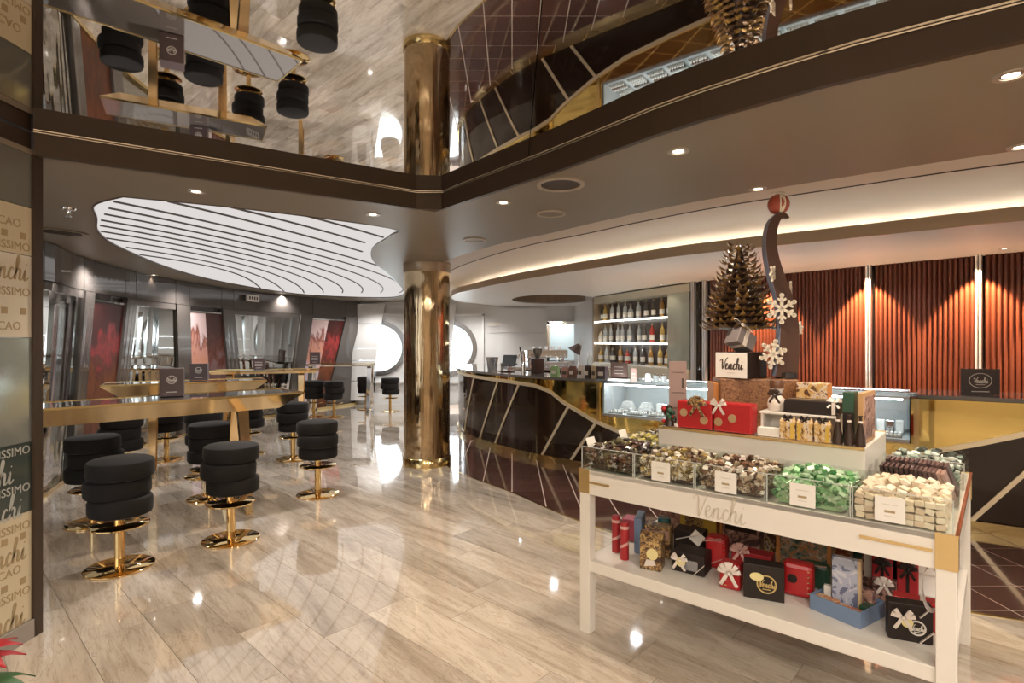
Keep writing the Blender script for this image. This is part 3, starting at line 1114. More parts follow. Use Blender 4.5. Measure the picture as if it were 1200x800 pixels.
# what lies in the case
NAP = mat('white paper', (0.8, 0.8, 0.78), 0.6)
DKCH = mat('dark chocolate', (0.035, 0.018, 0.012), 0.35)
MILK = mat('milk chocolate', (0.13, 0.055, 0.028), 0.35)
ordw = ['first', 'second', 'third', 'fourth', 'fifth', 'sixth', 'seventh', 'eighth', 'ninth', 'tenth', 'eleventh', 'twelfth', 'thirteenth']
LC = sB1 - sA
PRAL = []
for m_ in (DKCH, MILK, NAP, CHROME):
    o = MB().box((0, 0, 0), (0.022, 0.030, 0.022), bev=0.004).build('praline', m_)
    PRAL.append(o.data)
    bpy.data.objects.remove(o)
ntr = 12
for i in range(ntr):
    f = .05 + .90 * i / (ntr - 1)
    q = bar.pt(sA + LC * f, -.27, CZ0)
    d = bar.at(sA + LC * f)[1]
    t = thing('pastry_tray', '%s tray of wrapped sweets from the left gold jamb inside the case' % ordw[i], 'tray', q, math.atan2(d.y, d.x), 'trays of sweets in the display case')
    MB().box((0, 0, 0.008), (0.20, 0.46, 0.014), bev=.004).build('tray', CHROME, t)
    if i % 3 != 2:
        b = MB()
        for k in range(10):
            b.box((0, 0.10, 0.021 + 0.011 * k), (0.185 - 0.010 * k, 0.15 - 0.007 * k, 0.009), rz=0.22 * math.sin(k * 2.1))
        b.build('napkin_stack', NAP, t)
    else:
        for k in range(3):
            MB().box((-.075 + .075 * k, .10, .07), (.06, .08, .11), bev=.003).build('carton', NAP if k != 1 else CHROME, t)
    for r_ in range(4):
        for k in range(6):
            o = link('praline', PRAL[(i + r_) % 4 if r_ % 2 else 2], t)
            o.matrix_local = Matrix.Translation((-.08 + .032 * k, -.19 + .05 * r_, .027)) @ Matrix.Rotation(R.uniform(-.25, .25), 4, 'Z')

# ---------------------------------------------------------------- back bar with bottles
sh = thing('bottle_shelf', 'lit bottle shelving with dark back behind the bar', 'shelf')
sS0, sS1, sS2 = sB(696), sB(782), sB(808)
m_ = MB()
sweep(m_, wr, sS0, sS1, rect(-0.36, -0.34, 1.0, 2.36), 0.2)
m_.build('back_panel', mat('shelf back', (0.06, 0.04, 0.03), 0.2), sh)
m_ = MB()
sweep(m_, wr, sS0, sS2, rect(-0.36, 0.0, 2.36, 2.48), 0.2)
m_.build('header', mat('champagne panel', (0.66, 0.62, 0.48), 0.3, 0.3), sh)
m_ = MB()
sweep(m_, wr, sS0, sS2, rect(-0.36, 0.06, 0.0, 1.17), 0.2)
m_.build('base_cabinet', mat('champagne front', (0.55, 0.50, 0.38), 0.3, 0.3), sh)
m_ = MB()
sweep(m_, wr, sS1, sS2, rect(-0.34, 0.0, 1.17, 2.36), 0.2)
m_.build('mirror_panel', mat('reflection-tinted mirror', (0.70, 0.72, 0.58), 0.22, 0.85), sh)  # light greenish colour imitates the lit reflection in this panel
m_ = MB()
sweep(m_, wr, sS0 - 0.09, sS0 - 0.01, rect(-0.36, 0.0, 0.0, 2.48), 0.2)
m_.build('end_post', BRONZE, sh)
LEDW = emis('shelf LED', (1, 0.95, 0.86), S_SHELF)
levels = [1.19, 1.575, 2.0]
for z in levels[1:]:
    m_ = MB()
    sweep(m_, wr, sS0, sS1 - 0.01, rect(-0.335, -0.03, z - 0.022, z), 0.2)
    m_.build('shelf_board', CLEAR, sh)
    m_ = MB()
    sweep(m_, wr, sS0, sS1 - 0.01, rect(-0.03, -0.012, z - 0.024, z + 0.001), 0.2)
    m_.build('light_edge', LEDW, sh)
m_ = MB()
sweep(m_, wr, sS0, sS1 - 0.01, rect(-0.335, -0.0, 1.172, 1.19), 0.2)
m_.build('shelf_board', WHITE, sh)
for zt in ():
    m_ = MB()
    sweep(m_, wr, sS0 + 0.02, sS1 - 0.03, rect(-0.08, -0.05, zt - 0.01, zt), 0.2)
    m_.build('light_edge', LEDW, sh)

BG = {}
for nm, c, tr in (('clear', (0.80, 0.84, 0.84), 0.55), ('amber', (0.42, 0.22, 0.05), 0.25), ('red', (0.45, 0.05, 0.03), 0.1), ('cream', (0.72, 0.62, 0.45), 0.0), ('smoky', (0.10, 0.09, 0.08), 0.2), ('golden', (0.62, 0.42, 0.12), 0.25)):
    BG[nm] = mat('bottle ' + nm, c, 0.08, 0.0, Transmission_Weight=tr, Coat_Weight=0.5)
CAPM = mat('bottle cap', (0.25, 0.2, 0.13), 0.3, 0.6)
LABM = mat('bottle paper', (0.7, 0.66, 0.58), 0.6)
SHAPES = {
    'tall': [(0.0, 0), (0.036, 0), (0.038, 0.01), (0.038, 0.19), (0.030, 0.215), (0.014, 0.245), (0.013, 0.30)],
    'squat': [(0.0, 0), (0.046, 0), (0.048, 0.012), (0.047, 0.13), (0.036, 0.165), (0.015, 0.19), (0.015, 0.245)],
    'slim': [(0.0, 0), (0.031, 0), (0.032, 0.01), (0.031, 0.21), (0.016, 0.24), (0.012, 0.30)],
}
protos = {}


def bottle(shape, colr, label, loc, sc=1.0, group=None):
    k = (shape, colr)
    if k not in protos:
        t = thing('bottle', label, 'bottle', loc)
        pr_ = SHAPES[shape]
        bd_ = MB().lathe(pr_ + [(0.0, pr_[-1][1])], 14).build('body', BG[colr], t, smooth=True)
        r, z = pr_[-1]
        MB().lathe([(r + 0.003, z - 0.03), (r + 0.003, z + 0.012), (0.0, z + 0.012)], 10).build('cap', CAPM, t)
        rb = pr_[2][0] + 0.0012
        MB().lathe([(rb, 0.05), (rb, 0.125)], 14).build('paper_band', LABM, bd_, smooth=True)
        protos[k] = t
    else:
        t = copy_tree(protos[k])
        t.location = loc
    t.scale = (sc, sc, sc)
    return tag(t, label, 'bottle', group)


rowsB = [
    (2.0, 'upper lit shelf', [('slim', 'smoky'), ('tall', 'golden'), ('tall', 'clear'), ('slim', 'clear'), ('tall', 'clear'), ('squat', 'clear'), ('tall', 'clear'), ('tall', 'smoky'), ('slim', 'smoky'), ('tall', 'amber'), ('slim', 'smoky')]),
    (1.575, 'middle lit shelf', [('squat', 'cream'), ('tall', 'clear'), ('slim', 'clear'), ('tall', 'clear'), ('slim', 'clear'), ('tall', 'clear'), ('slim', 'clear'), ('tall', 'smoky'), ('tall', 'red'), ('tall', 'golden'), ('slim', 'cream')]),
    (1.19, 'lowest shelf', [('squat', 'golden'), ('tall', 'clear'), ('squat', 'smoky'), ('tall', 'amber'), ('squat', 'red'), ('tall', 'clear'), ('tall', 'smoky'), ('tall', 'amber'), ('tall', 'golden'), ('squat', 'amber')]),
]
for z, where, bl in rowsB:
    m = len(bl)
    for i, (shp, cl) in enumerate(bl):
        s = sS0 + 0.10 + (sS1 - sS0 - 0.22) * i / (m - 1) + R.uniform(-.02, .02)
        q = wr.pt(s, -0.12 + R.uniform(-.04, .02), z + .0015)
        bottle(shp, cl, '%s %s bottle on the %s, %s from the bronze post' % (cl, 'slender' if shp == 'slim' else ('squat' if shp == 'squat' else 'spirit'), where, ordw[i]), q, 1.1, 'bottles on the back bar')

# ---------------------------------------------------------------- things on the bar top
def on_bar(px, off):
    s = bar.s_px(px)
    q = bar.pt(s, off, 1.135)
    d = bar.at(s)[1]
    return q, math.atan2(d.y, d.x)


q, a = on_bar(590, -0.35)
t = thing('beer_tap', 'chrome draught tap column standing on the bar top', 'tap', q, a)
MB().lathe([(0.0, 0), (0.05, 0), (0.05, 0.012), (0.032, 0.02), (0.032, 0.30), (0.02, 0.325), (0.0, 0.33)], 18).build('column', CHROME, t, smooth=True)
MB().tube([(0, 0, .26), (0, -.07, .27), (0, -.1, .22)], 0.011).build('spout', CHROME, t, smooth=True)
MB().tube([(0, -.04, .28), (0, -.06, .38)], [0.008, 0.014]).build('handle', BARDARK, t)
q, a = on_bar(575, -0.3)
t = thing('payment_terminal', 'dark tilted till screen beside the chrome tap', 'till', q, a)
MB().box((0, 0, .01), (.16, .16, .018), bev=.004).build('base', BARDARK, t)
MB().bar((0, .02, .015), (0, .05, .12), .05, .03).build('stand', STEEL, t)
b = MB()
b.box((0, 0, 0), (.24, .02, .18), face_frame((0, .03, .17), 0.5, -0.35), bev=.004)
b.build('screen', mat('screen glass', (0.05, 0.055, 0.06), 0.08), t)
q, a = on_bar(603, -0.42)
t = thing('coffee_grinder', 'dark grinder with clear hopper right behind the chrome tap', 'grinder', q, a)
MB().box((0, 0, .11), (.12, .16, .22), bev=.01).build('body', DKCH, t)
MB().lathe([(0.03, .22), (0.065, .30), (0.065, .36), (0, .365)], 16).build('hopper', BG['smoky'], t, smooth=True)
MB().box((0, -.1, .10), (.03, .06, .02)).build('spout', CHROME, t)
q, a = on_bar(557, -0.3)
t = thing('ice_bucket', 'grey steel bucket at the far curve of the bar top', 'bucket', q, a)
MB().lathe([(0, 0), (.075, 0), (.1, .2), (.106, .21), (.096, .205), (.072, .01), (0, .012)], 20).build('body', STEEL, t, smooth=True)
MB().tube([(.1, 0, .19), (.13, 0, .16), (.13, 0, .12), (.095, 0, .1)], .006, 6).build('handle', CHROME, t, smooth=True)
q, a = on_bar(568, -0.28)
t = thing('napkin_holder', 'white folded napkins upright in a holder on the bar', 'napkin holder', q, a)
MB().box((0, 0, .006), (.12, .08, .012)).build('base', CHROME, t)
b = MB()
for k in range(6):
    b.box((0, -.025 + .01 * k, .07), (.1, .004, .12))
b.build('napkins', NAP, t)
# espresso machine on the rear counter, in front of the hatch
t = thing('rear_counter', 'steel rear counter with dark front behind the bar', 'counter', (0.80, 9.75, 0), 0.0)
MB().box((0, 0, .56), (1.7, .6, 1.1)).build('body', BARDARK, t)
MB().box((0, 0, 1.14), (1.76, .66, .05), bev=.008).build('top', STEEL, t)
t = thing('espresso_machine', 'low chrome espresso machine on the rear counter', 'coffee machine', (0.60, 9.75, 1.166), 0.15)
MB().box((0, .03, .22), (.72, .34, .14), bev=.02).build('body', CHROME, t)
MB().box((0, 0, .04), (.72, .42, .08), bev=.01).build('drip_tray', STEEL, t)
for k in (-.3, .3):
    MB().box((k, .1, .12), (.06, .14, .12)).build('leg', CHROME, t)
for k in (-.18, .18):
    MB().lathe([(0.0, .10), (.035, .10), (.035, .16), (0, .16)], 14, c=(k, -.12, 0)).build('group_head', CHROME, t)
    MB().tube([(k, -.14, .11), (k, -.28, .10)], .012).build('handle', BARDARK, t)
for k in range(5):
    o = MB().lathe([(0, 0), (.028, 0), (.038, .055), (.034, .055), (.025, .006), (0, .006)], 14).build('cup', NAP)
    o.location = (0.60 + .15 * math.cos(.15) * (k - 2) * .8, 9.78 + .02 * (k - 2), 1.166 + .2915)
    tag(o, 'white cup on top of the espresso machine, %s in its row' % ordw[k], 'cup', 'cups on the espresso machine')
t = thing('desk_lamp', 'black hooded lamp on the rear counter beside the machine', 'lamp', (1.16, 9.7, 1.166), 0)
MB().lathe([(0, 0), (.07, 0), (.07, .015), (0, .02)], 18).build('base', CHROME, t)
MB().tube([(0, 0, .01), (.02, 0, .22), (.07, 0, .44)], .012).build('stem', CHROME, t, smooth=True)
b = MB()
b.lathe([(.03, .1), (.13, -.06), (.125, -.06), (.025, .095)], 18, Matrix.Translation((-.04, 0, .30)) @ Matrix.Rotation(0.6, 4, 'Y'))
b.build('lamp_shade', DKCH, t, smooth=True)
t = thing('water_carafe', 'tall clear carafe by the lit serving hatch', 'carafe', (1.38, 9.85, 1.166))
MB().lathe([(0, 0), (.05, 0), (.055, .12), (.025, .2), (.03, .26)], 16).build('body', BG['clear'], t, smooth=True)
# small packs of chocolates lined along the bar edge
packs = [(647, .15, .14, (0.22, 0.36, 0.16), 'green pouch'), (660, .15, .13, (0.36, 0.20, 0.16), 'dusty rose pouch'), (668, .13, .15, (0.13, 0.06, 0.045), 'dark brown pouch'), (678, .09, .16, (0.62, 0.56, 0.5), 'white fronted carton'), (686, .1, .16, (0.05, 0.035, 0.03), 'black carton'), (694, .1, .16, (0.45, 0.36, 0.24), 'gold fronted carton'), (703, .17, .155, (0.07, 0.05, 0.05), 'wide dark carton')]
for px, wd, hh, c, nm in packs:
    wd *= .72
    q, a = on_bar(px, -0.06)
    t = thing('chocolate_pack', '%s of chocolates standing on the bar edge' % nm, 'pack', q + Vector((0, 0, .001)), a + R.uniform(-.1, .08))
    m_ = mat(nm, c, 0.4)
    if 'pouch' in nm:
        MB().loft([[(-wd / 2, -.035, 0), (wd / 2, -.035, 0), (wd / 2, .035, 0), (-wd / 2, .035, 0)], [(-wd / 2, -.03, hh * .6), (wd / 2, -.03, hh * .6), (wd / 2, .03, hh * .6), (-wd / 2, .03, hh * .6)], [(-wd / 2, -.004, hh), (wd / 2, -.004, hh), (wd / 2, .004, hh), (-wd / 2, .004, hh)]]).build('body', m_, t)
    else:
        MB().box((0, 0, hh / 2), (wd, .06, hh), bev=.003).build('body', m_, t)
    MB().box((0, -.037, hh * .42), (wd * .6, .003, hh * .3)).build('paper_badge', PALEPRINT if c[0] < .3 else DARKPRINT, t)
PLAQ = mat('brown plaque', (0.12, 0.07, 0.058), 0.4)
# brown sign on a white foot
s = sA + 0.13
q = bar.pt(s, -0.18, CZ1 + 0.014)
d = bar.at(s)[1]
t = thing('menu_sign', 'square brown menu sign on white foot above the glass case', 'sign', q, math.atan2(d.y, d.x))
MB().box((0, 0, .014), (.29, .09, .028), bev=.004).build('base', WHITE2, t)
MB().box((0, 0, .128), (.23, .018, .2), bev=.002).build('board', PLAQ, t)
for z in (.09, .13, .17):
    MB().box((0, -.0105, z), (.12, .002, .005)).build('printed_line', PALEPRINT, t)
t2 = thing('price_card', 'small pinkish card leaning beside the square brown sign', 'card', bar.pt(s + .19, -0.2, CZ1 + .014), math.atan2(d.y, d.x))
MB().box((0, 0, .08), (.07, .012, .16)).build('card', mat('pink card', (0.55, 0.33, 0.28), .5), t2)
for z in (.05, .09):
    MB().box((0, -.007, z), (.045, .002, .006)).build('printed_line', WHITE2, t2)
for k in range(4):
    s = sA + 0.48 + .10 * k
    q = bar.pt(s, -0.25, CZ1 + 0.014)
    t = thing('glass_jar', '%s jar from the square brown sign on the glass case' % ordw[k], 'jar', q, 0, 'jars on the glass case')
    MB().lathe([(0, 0), (.036, 0), (.036, .07), (.03, .08)], 14).build('body', BG['clear'] if k else NAP, t, smooth=True)
    MB().lathe([(.034, .082), (.034, .094), (0, .105 if k == 0 else .096)], 14).build('lid', CHROME if k else NAP, t)
# oval emblem plaque at the gold end
s = bar.s_px(1152)
q = bar.pt(s, -0.2, 1.135)
d = bar.at(s)[1]
t = thing('emblem_plaque', 'dark plaque with oval script emblem on the gold bar end', 'sign', q, math.atan2(d.y, d.x) + .30)


def emblem(parent, w_, h_, at, m_, word=True):
    """oval ring with script inside, facing -Y, centre at"""
    T_ = Matrix.Translation(at)
    b = MB()
    n = 32
    ring = []
    for i in range(n + 1):
        a_ = 2 * PI * i / n
        ca, sa_ = math.cos(a_), math.sin(a_)
        k = 1 - 0.006 / w_ * 2
        ring.append([Vector((w_ / 2 * ca, 0, h_ / 2 * sa_)), Vector((w_ / 2 * ca * k, 0, h_ / 2 * sa_ * k)), Vector((w_ / 2 * ca * k, .001, h_ / 2 * sa_ * k)), Vector((w_ / 2 * ca, .001, h_ / 2 * sa_))])
    b.loft(ring, caps=False, M=T_)
    b.build('emblem_ring', m_, parent)
    sc_ = script_mb(h_ * .36, thick=.06)
    b = MB()
    b.add(sc_.v, sc_.f, T_)
    b.box((0, 0, -h_ * .27), (w_ * .4, .001, .004), T_)
    b.build('emblem_lettering', m_, parent)


b = MB()
b.box((0, 0, .115), (.285, .014, .225), bev=.002)
b.box((0, .05, .005), (.2, .12, .01))
b.build('board', mat('dark plaque', (0.035, 0.02, 0.018), .4), t)
emblem(t, .17, .13, (0, -.0085, .125), PALEPRINT)
MB().box((0, -.0085, .03), (.13, .001, .006)).build('printed_line', PALEPRINT, t)

# ================================================================== STOOLS
BASEG = mat('gold stool metal', (0.80, 0.56, 0.25), 0.06, 1.0)
proto = thing('bar_stool', None, None)
MB().lathe([(0, 0), (.210, 0), (.214, .004), (.214, .010), (.208, .014), (0, .016)], 40).build('base', BASEG, proto, smooth=True)
MB().lathe([(.032, .014), (.032, .395)], 20).build('pole', BASEG, proto, smooth=True)
MB().lathe([(.032, .296), (.174, .296), (.182, .301), (.182, .308), (.174, .313), (.032, .313)], 40).build('footrest', BASEG, proto, smooth=True)
cush = [(0.385, .012, -.008, .030, .3, .196), (0.512, -.016, .006, -.030, 1.2, .204), (0.641, .006, .004, .022, -.6, .206)]
for z, ox, oy, tilt, yaw, r in cush:
    h_ = 0.128
    b = MB()
    b.lathe([(0, 0), (r - .022, 0), (r - .006, .008), (r, .026), (r, h_ - .03), (r - .007, h_ - .010), (r - .026, h_), (0, h_ + .004)], 36, Matrix.Translation((ox, oy, z)) @ Matrix.Rotation(yaw, 4, 'Z') @ Matrix.Rotation(tilt * .6, 4, 'Y'))
    b.build('cushion', BLACKF, proto, smooth=True)
stools = [
    (-2.78, 3.93, 'black three-tier bar stool nearest the printed glass partition, largest of all', 0.0),
    (-2.27, 4.48, 'black three-tier bar stool in front of the near table, beside the nearest stool', 1.0),
    (-2.03, 5.8, 'black three-tier bar stool standing alone off the end of the near table', 2.2),
    (-3.68, 4.88, 'black stool behind the near table, next to the window wall', 4.0),
    (-3.08, 5.66, 'black stool tucked behind the near table, left of its splayed legs', 5.1),
    (-4.38, 6.22, 'black stool in front of the second table, close to the window wall', .7),
    (-3.66, 6.6, 'black stool in front of the second table, towards its free end', 3.0),
    (-2.98, 7.55, 'black stool off the free end of the second table', 1.9),
    (-4.67, 7.5, 'black stool behind the second table with base below the brown menu block', 2.7),
    (-3.75, 7.9, 'black stool behind the second table, seen through gold table legs', .2),
    (-4.22, 11.82, 'far black stool against the pink poster, nearer the window wall', 1.4),
    (-3.76, 11.72, 'far black stool against the dark pilaster beside the pink poster', 3.4),
    (-3.45, 13.12, 'far black stool behind the chrome trestle under the porthole', 2.0),
    (-2.80, 12.75, 'farthest pale-lit stool between the chrome trestle and the porthole', 0.9),
]
for i, (x, y, lab, rz) in enumerate(stools):
    o = proto if i == 0 else copy_tree(proto)
    o.location = (x, y, 0)
    o.rotation_euler = (0, 0, rz)
    tag(o, lab, 'stool', 'black bar stools')

# ================================================================== HIGH TABLES
def high_table(label, end, dirn, L_, W_=0.62, H_=1.10, ap=0.14, legm=TABGOLD, inset=.5, apm=None):
    """end = front corner at the free end, dirn = direction along the table away from it"""
    d = Vector(dirn).normalized()
    rz = math.atan2(d.y, d.x)
    t = thing('high_table', label, 'table', (end[0], end[1], 0), rz)
    # local: x from the free end along the table, y towards the camera side is +
    apm = apm or TABGOLD
    MB().box((L_ / 2, -W_ / 2, H_ - .006), (L_ - .02, W_ - .02, .012)).build('top', TABLETOP, t)
    tp = MB()
    for c_, dd in (((L_ / 2, -.006, H_ - .004), (L_, .012, .02)), ((L_ / 2, -W_ + .006, H_ - .004), (L_, .012, .02)), ((.006, -W_ / 2, H_ - .004), (.012, W_, .02)), ((L_ - .006, -W_ / 2, H_ - .004), (.012, W_, .02))):
        tp.box(c_, dd)
    tp.build('rim', BRASS, t)
    # knife-edged skirt: each face slopes in towards the bottom
    i_ = min(.17, ap * 1.25)
    zt, zb = H_ - .015, H_ - .014 - ap
    to = [(0, 0), (L_, 0), (L_, -W_), (0, -W_)]
    bo = [(i_, -i_), (L_ - i_, -i_), (L_ - i_, -W_ + i_), (i_, -W_ + i_)]
    for k in range(4):
        k2 = (k + 1) % 4
        quad = [Vector((*to[k], zt)), Vector((*to[k2], zt)), Vector((*bo[k2], zb)), Vector((*bo[k], zb))]
        cen = Vector((L_ / 2, -W_ / 2, H_ - .02))
        inn = [p + (cen - p).normalized() * .012 for p in quad]
        MB().loft([quad, inn]).build('apron', apm, t)
    for x in (inset, L_ - inset):
        for sgn_ in (-1, 1):
            b = MB()
            y0, y1 = -W_ / 2 + sgn_ * .07, -W_ / 2 + sgn_ * .27
            zt = H_ - .02
            b.loft([[(x - .03, y1 - .02, 0), (x + .03, y1 - .02, 0), (x + .03, y1 + .02, 0), (x - .03, y1 + .02, 0)],
                    [(x - .05, y0 - .028, zt), (x + .05, y0 - .028, zt), (x + .05, y0 + .028, zt), (x - .05, y0 + .028, zt)]])
            b.build('leg', legm, t)
        MB().box((x, -W_ / 2, .012), (.05, .62, .022)).build('foot_bar', legm, t)
    return t


high_table('long gold-edged high table nearest the glass partition, smoked reflective top', (-2.06, 5.48), (-.71, -.704), 2.95)
high_table('second gold-edged high table, beyond the first, with a brown menu block', (-3.16, 7.16), (-.86, -.50), 1.75, W_=.56)
high_table('third dark-topped high table on gold splayed legs by the mirror', (-3.40, 9.75), (-.95, -.30), 1.75, W_=.6, ap=.04, inset=.3)
high_table('farthest slim high table on a chrome trestle near the porthole', (-3.10, 12.12), (-1.0, -.05), 1.4, W_=.6, ap=.03, legm=CHROME, inset=.06, apm=CHROME)


def menu_block(label, x, y, rz, w_=.2, h_=.25, dep=.2, H_=1.106, circle=True):
    t = thing('menu_block', label, 'menu', (x, y, H_), rz)
    MB().box((0, 0, h_ / 2), (w_, dep, h_), bev=.003).build('body', mat('menu brown', (0.075, 0.045, 0.045), .42), t)
    t_, t = t, bpy.data.objects[t.children[0].name]
    if circle:
        emblem(t, w_ * .4, w_ * .4, (0, -dep / 2 - .0015, h_ * .6), PALEPRINT)
    else:
        for z in (.35, .5, .65):
            MB().box((0, -dep / 2 - .001, h_ * z), (w_ * .6, .002, .007)).build('printed_line', PALEPRINT, t)
    MB().box((0, -dep / 2 - .001, h_ * .16), (w_ * .45, .002, .006)).build('printed_line', PALEPRINT, t)
    return t_


q = G(203, 467, 1.106)
menu_block('tall brown menu block on the near high table', -3.10, 5.06, 0.5, .19, .25, .17)
q = G(223, 444, 1.106)
menu_block('brown menu block with round emblem on the second high table', -4.03, 7.15, 0.3, .2, .21, .1)
menu_block('small brown menu sign on the third high table by the mirror', -4.45, 9.75, 0.25, .2, .2, .04, circle=False)
menu_block('tiny dark menu stand on the farthest high table', -4.35, 12.25, 0.1, .22, .26, .05, circle=False)

# ================================================================== SWEET STAND
A = Vector((0.375, 3.07))
RZ = math.atan2(-0.66, 0.751)
UX, VX = Vector((0.751, -0.66)), Vector((0.66, 0.751))
TL, TD, TH, SHZ = 1.63, 1.28, 0.90, 0.40
stand = thing('sweet_stand', 'white two-level sales stand with gold corners heaped with chocolates', 'display stand', (A.x, A.y, 0), RZ)
LG = 0.062
for u in (LG / 2, TL - LG / 2):
    for v_ in (LG / 2, TD - LG / 2):
        MB().box((u, v_, (TH - .005) / 2), (LG, LG, TH - .005), bev=.003).build('leg', WHITE, stand)
for c_, d_ in (((TL / 2, .016, TH - .07), (TL - 2 * LG, .028, .13)), ((TL / 2, TD - .016, TH - .07), (TL - 2 * LG, .028, .13)), ((.016, TD / 2, TH - .07), (.028, TD - 2 * LG, .13)), ((TL - .016, TD / 2, TH - .07), (.028, TD - 2 * LG, .13))):
    MB().box(c_, d_).build('apron', WHITE, stand)
MB().box((TL / 2, TD / 2, TH - .016), (TL - .004, TD - .004, .020)).build('top', WHITE, stand)
MB().box((TL / 2, TD / 2, SHZ - .03), (TL - .02, TD - .02, .06), bev=.004).build('shelf', WHITE, stand)
for c_, d_ in (((TL + .001, TD / 2, TH - .003), (.012, TD, .012)), ((-.001, TD / 2, TH - .003), (.012, TD, .012))):
    MB().box(c_, d_).build('edge_trim', mat('copper edge', (0.45, 0.24, 0.13), .2, 1.0), stand)
for u in (0, TL):
    for v_ in (0, TD):
        b = MB()
        su, sv = (1 if u == 0 else -1), (1 if v_ == 0 else -1)
        b.box((u + su * .0305 - su * .0005, v_ - sv * .002, TH - .064), (.066, .006, .132))
        b.box((u - su * .002, v_ + sv * .03, TH - .064), (.006, .066, .132))
        b.build('corner_bracket', GOLD_S, stand)
for u0, u1 in ((.02, .19), (1.33, 1.56)):
    MB().box(((u0 + u1) / 2, -.0025, TH - .068), (u1 - u0, .006, .011)).build('gold_inlay', GOLD_S, stand)
b = MB()
sm_ = script_mb(.105, thick=.022)
b.add(sm_.v, sm_.f, Matrix.Translation((.765, -.0012, TH - .075)))
b.build('script_lettering', mat('pale gold ink', (0.58, 0.52, 0.43), .4, .1), stand)
# centre riser
RU0, RU1, RV0, RV1, RH = .27, 1.285, .40, 1.02, 1.112
b = MB()
b.box(((RU0 + RU1) / 2, (RV0 + RV1) / 2, (TH - .006 + RH) / 2), (RU1 - RU0, RV1 - RV0, RH - TH + .006), bev=.003)
b.build('riser', WHITE, stand)
for c_, d_ in ((((RU0 + RU1) / 2, RV0 - .001, RH - .002), (RU1 - RU0, .012, .014)), (((RU0 + RU1) / 2, RV1, RH - .002), (RU1 - RU0, .012, .014))):
    MB().box(c_, d_).build('gold_edge', GOLD_S, stand)


def W(u, v_, z):
    p = A + UX * u + VX * v_
    return Vector((p.x, p.y, z))


def UV(px, py, z):
    """stand coordinates of something known to stand at height z"""
    x, y = G(px, py, z)
    d = Vector((x, y)) - A
    return d.dot(UX), d.dot(VX)


# ---------------------------------------------------------------- acrylic bins and their chocolates
BINH = .125
FOIL = lambda n, c, r=.3, m=.25: mat(n, c, r, m)
SETS = {
    'dark': ('dark wrapped', [FOIL('wrap brown', (.05, .022, .016)), FOIL('wrap black', (.022, .014, .012)), FOIL('wrap cocoa', (.12, .06, .035)), FOIL('wrap olive', (.13, .11, .05)), FOIL('wrap silver', (.5, .48, .46), .25, .6)]),
    'gold': ('gold and white wrapped', [FOIL('wrap ivory', (.62, .56, .42)), FOIL('wrap gold', (.62, .48, .2), .25, .6), FOIL('wrap bronze', (.22, .15, .07)), FOIL('wrap pale', (.7, .66, .58)), FOIL('wrap umber', (.09, .05, .03))]),
    'mocha': ('brown and white wrapped', [FOIL('wrap milk', (.62, .56, .48)), FOIL('wrap mocha', (.17, .09, .05)), FOIL('wrap choco', (.07, .035, .02)), FOIL('wrap sand', (.45, .35, .24))]),
    'green': ('green wrapped', [FOIL('wrap mint', (.34, .50, .32)), FOIL('wrap green', (.13, .33, .13)), FOIL('wrap leaf', (.26, .45, .23)), FOIL('wrap palemint', (.44, .58, .40)), FOIL('wrap deepgreen', (.03, .16, .05))]),
    'cream': ('cream block', [FOIL('nougat cream', (.66, .56, .40), .5, 0), FOIL('nougat beige', (.58, .46, .33), .5, 0), FOIL('nougat pale', (.72, .64, .50), .5, 0)]),
    'mint': ('black and mint striped', [FOIL('mint white', (.7, .74, .68)), FOIL('mint dark', (.05, .06, .05)), FOIL('mint grey', (.35, .42, .36))]),
    'lemon': ('yellow and ivory wrapped', [FOIL('lemon', (.62, .55, .16)), FOIL('lemon ivory', (.66, .6, .45)), FOIL('lemon olive', (.2, .17, .06))]),
}


def candy_mesh(kind, m_):
    b = MB()
    if kind == 'block':
        b.box((0, 0, 0), (.031, .029, .0225), bev=.003)
    elif kind == 'cube':
        b.box((0, 0, 0), (.023, .020, .016))
        b.loft([[(.0115, -.004, -.001), (.0115, .004, -.001), (.0115, .004, .001), (.0115, -.004, .001)], [(.019, -.009, -.001), (.019, .009, -.001), (.019, .009, .001), (.019, -.009, .001)]])
    elif kind == 'square':
        b.box((0, 0, 0), (.030, .026, .014), bev=.002)
    elif kind == 'wrap':
        b.lathe([(0, -.019), (.008, -.017), (.013, -.008), (.0135, .008), (.008, .017), (0, .019)], 7, Matrix.Rotation(PI / 2, 4, 'X'))
        b.loft([[(-.003, .015, -.002), (.003, .015, -.002), (.003, .015, .002), (-.003, .015, .002)], [(-.012, .028, -.002), (.012, .028, -.002), (.012, .028, .002), (-.012, .028, .002)]])
        b.loft([[(-.003, -.015, -.002), (.003, -.015, -.002), (.003, -.015, .002), (-.003, -.015, .002)], [(-.012, -.028, -.002), (.012, -.028, -.002), (.012, -.028, .002), (-.012, -.028, .002)]])
    o = b.build('chocolate', m_)
    me = o.data
    bpy.data.objects.remove(o)
    return me


def heap_h(fu, fv, amp=.035):
    return .105 + amp * math.sin(PI * min(1, max(0, fu))) * math.sin(PI * min(1, max(0, fv)))


bins_done = 0


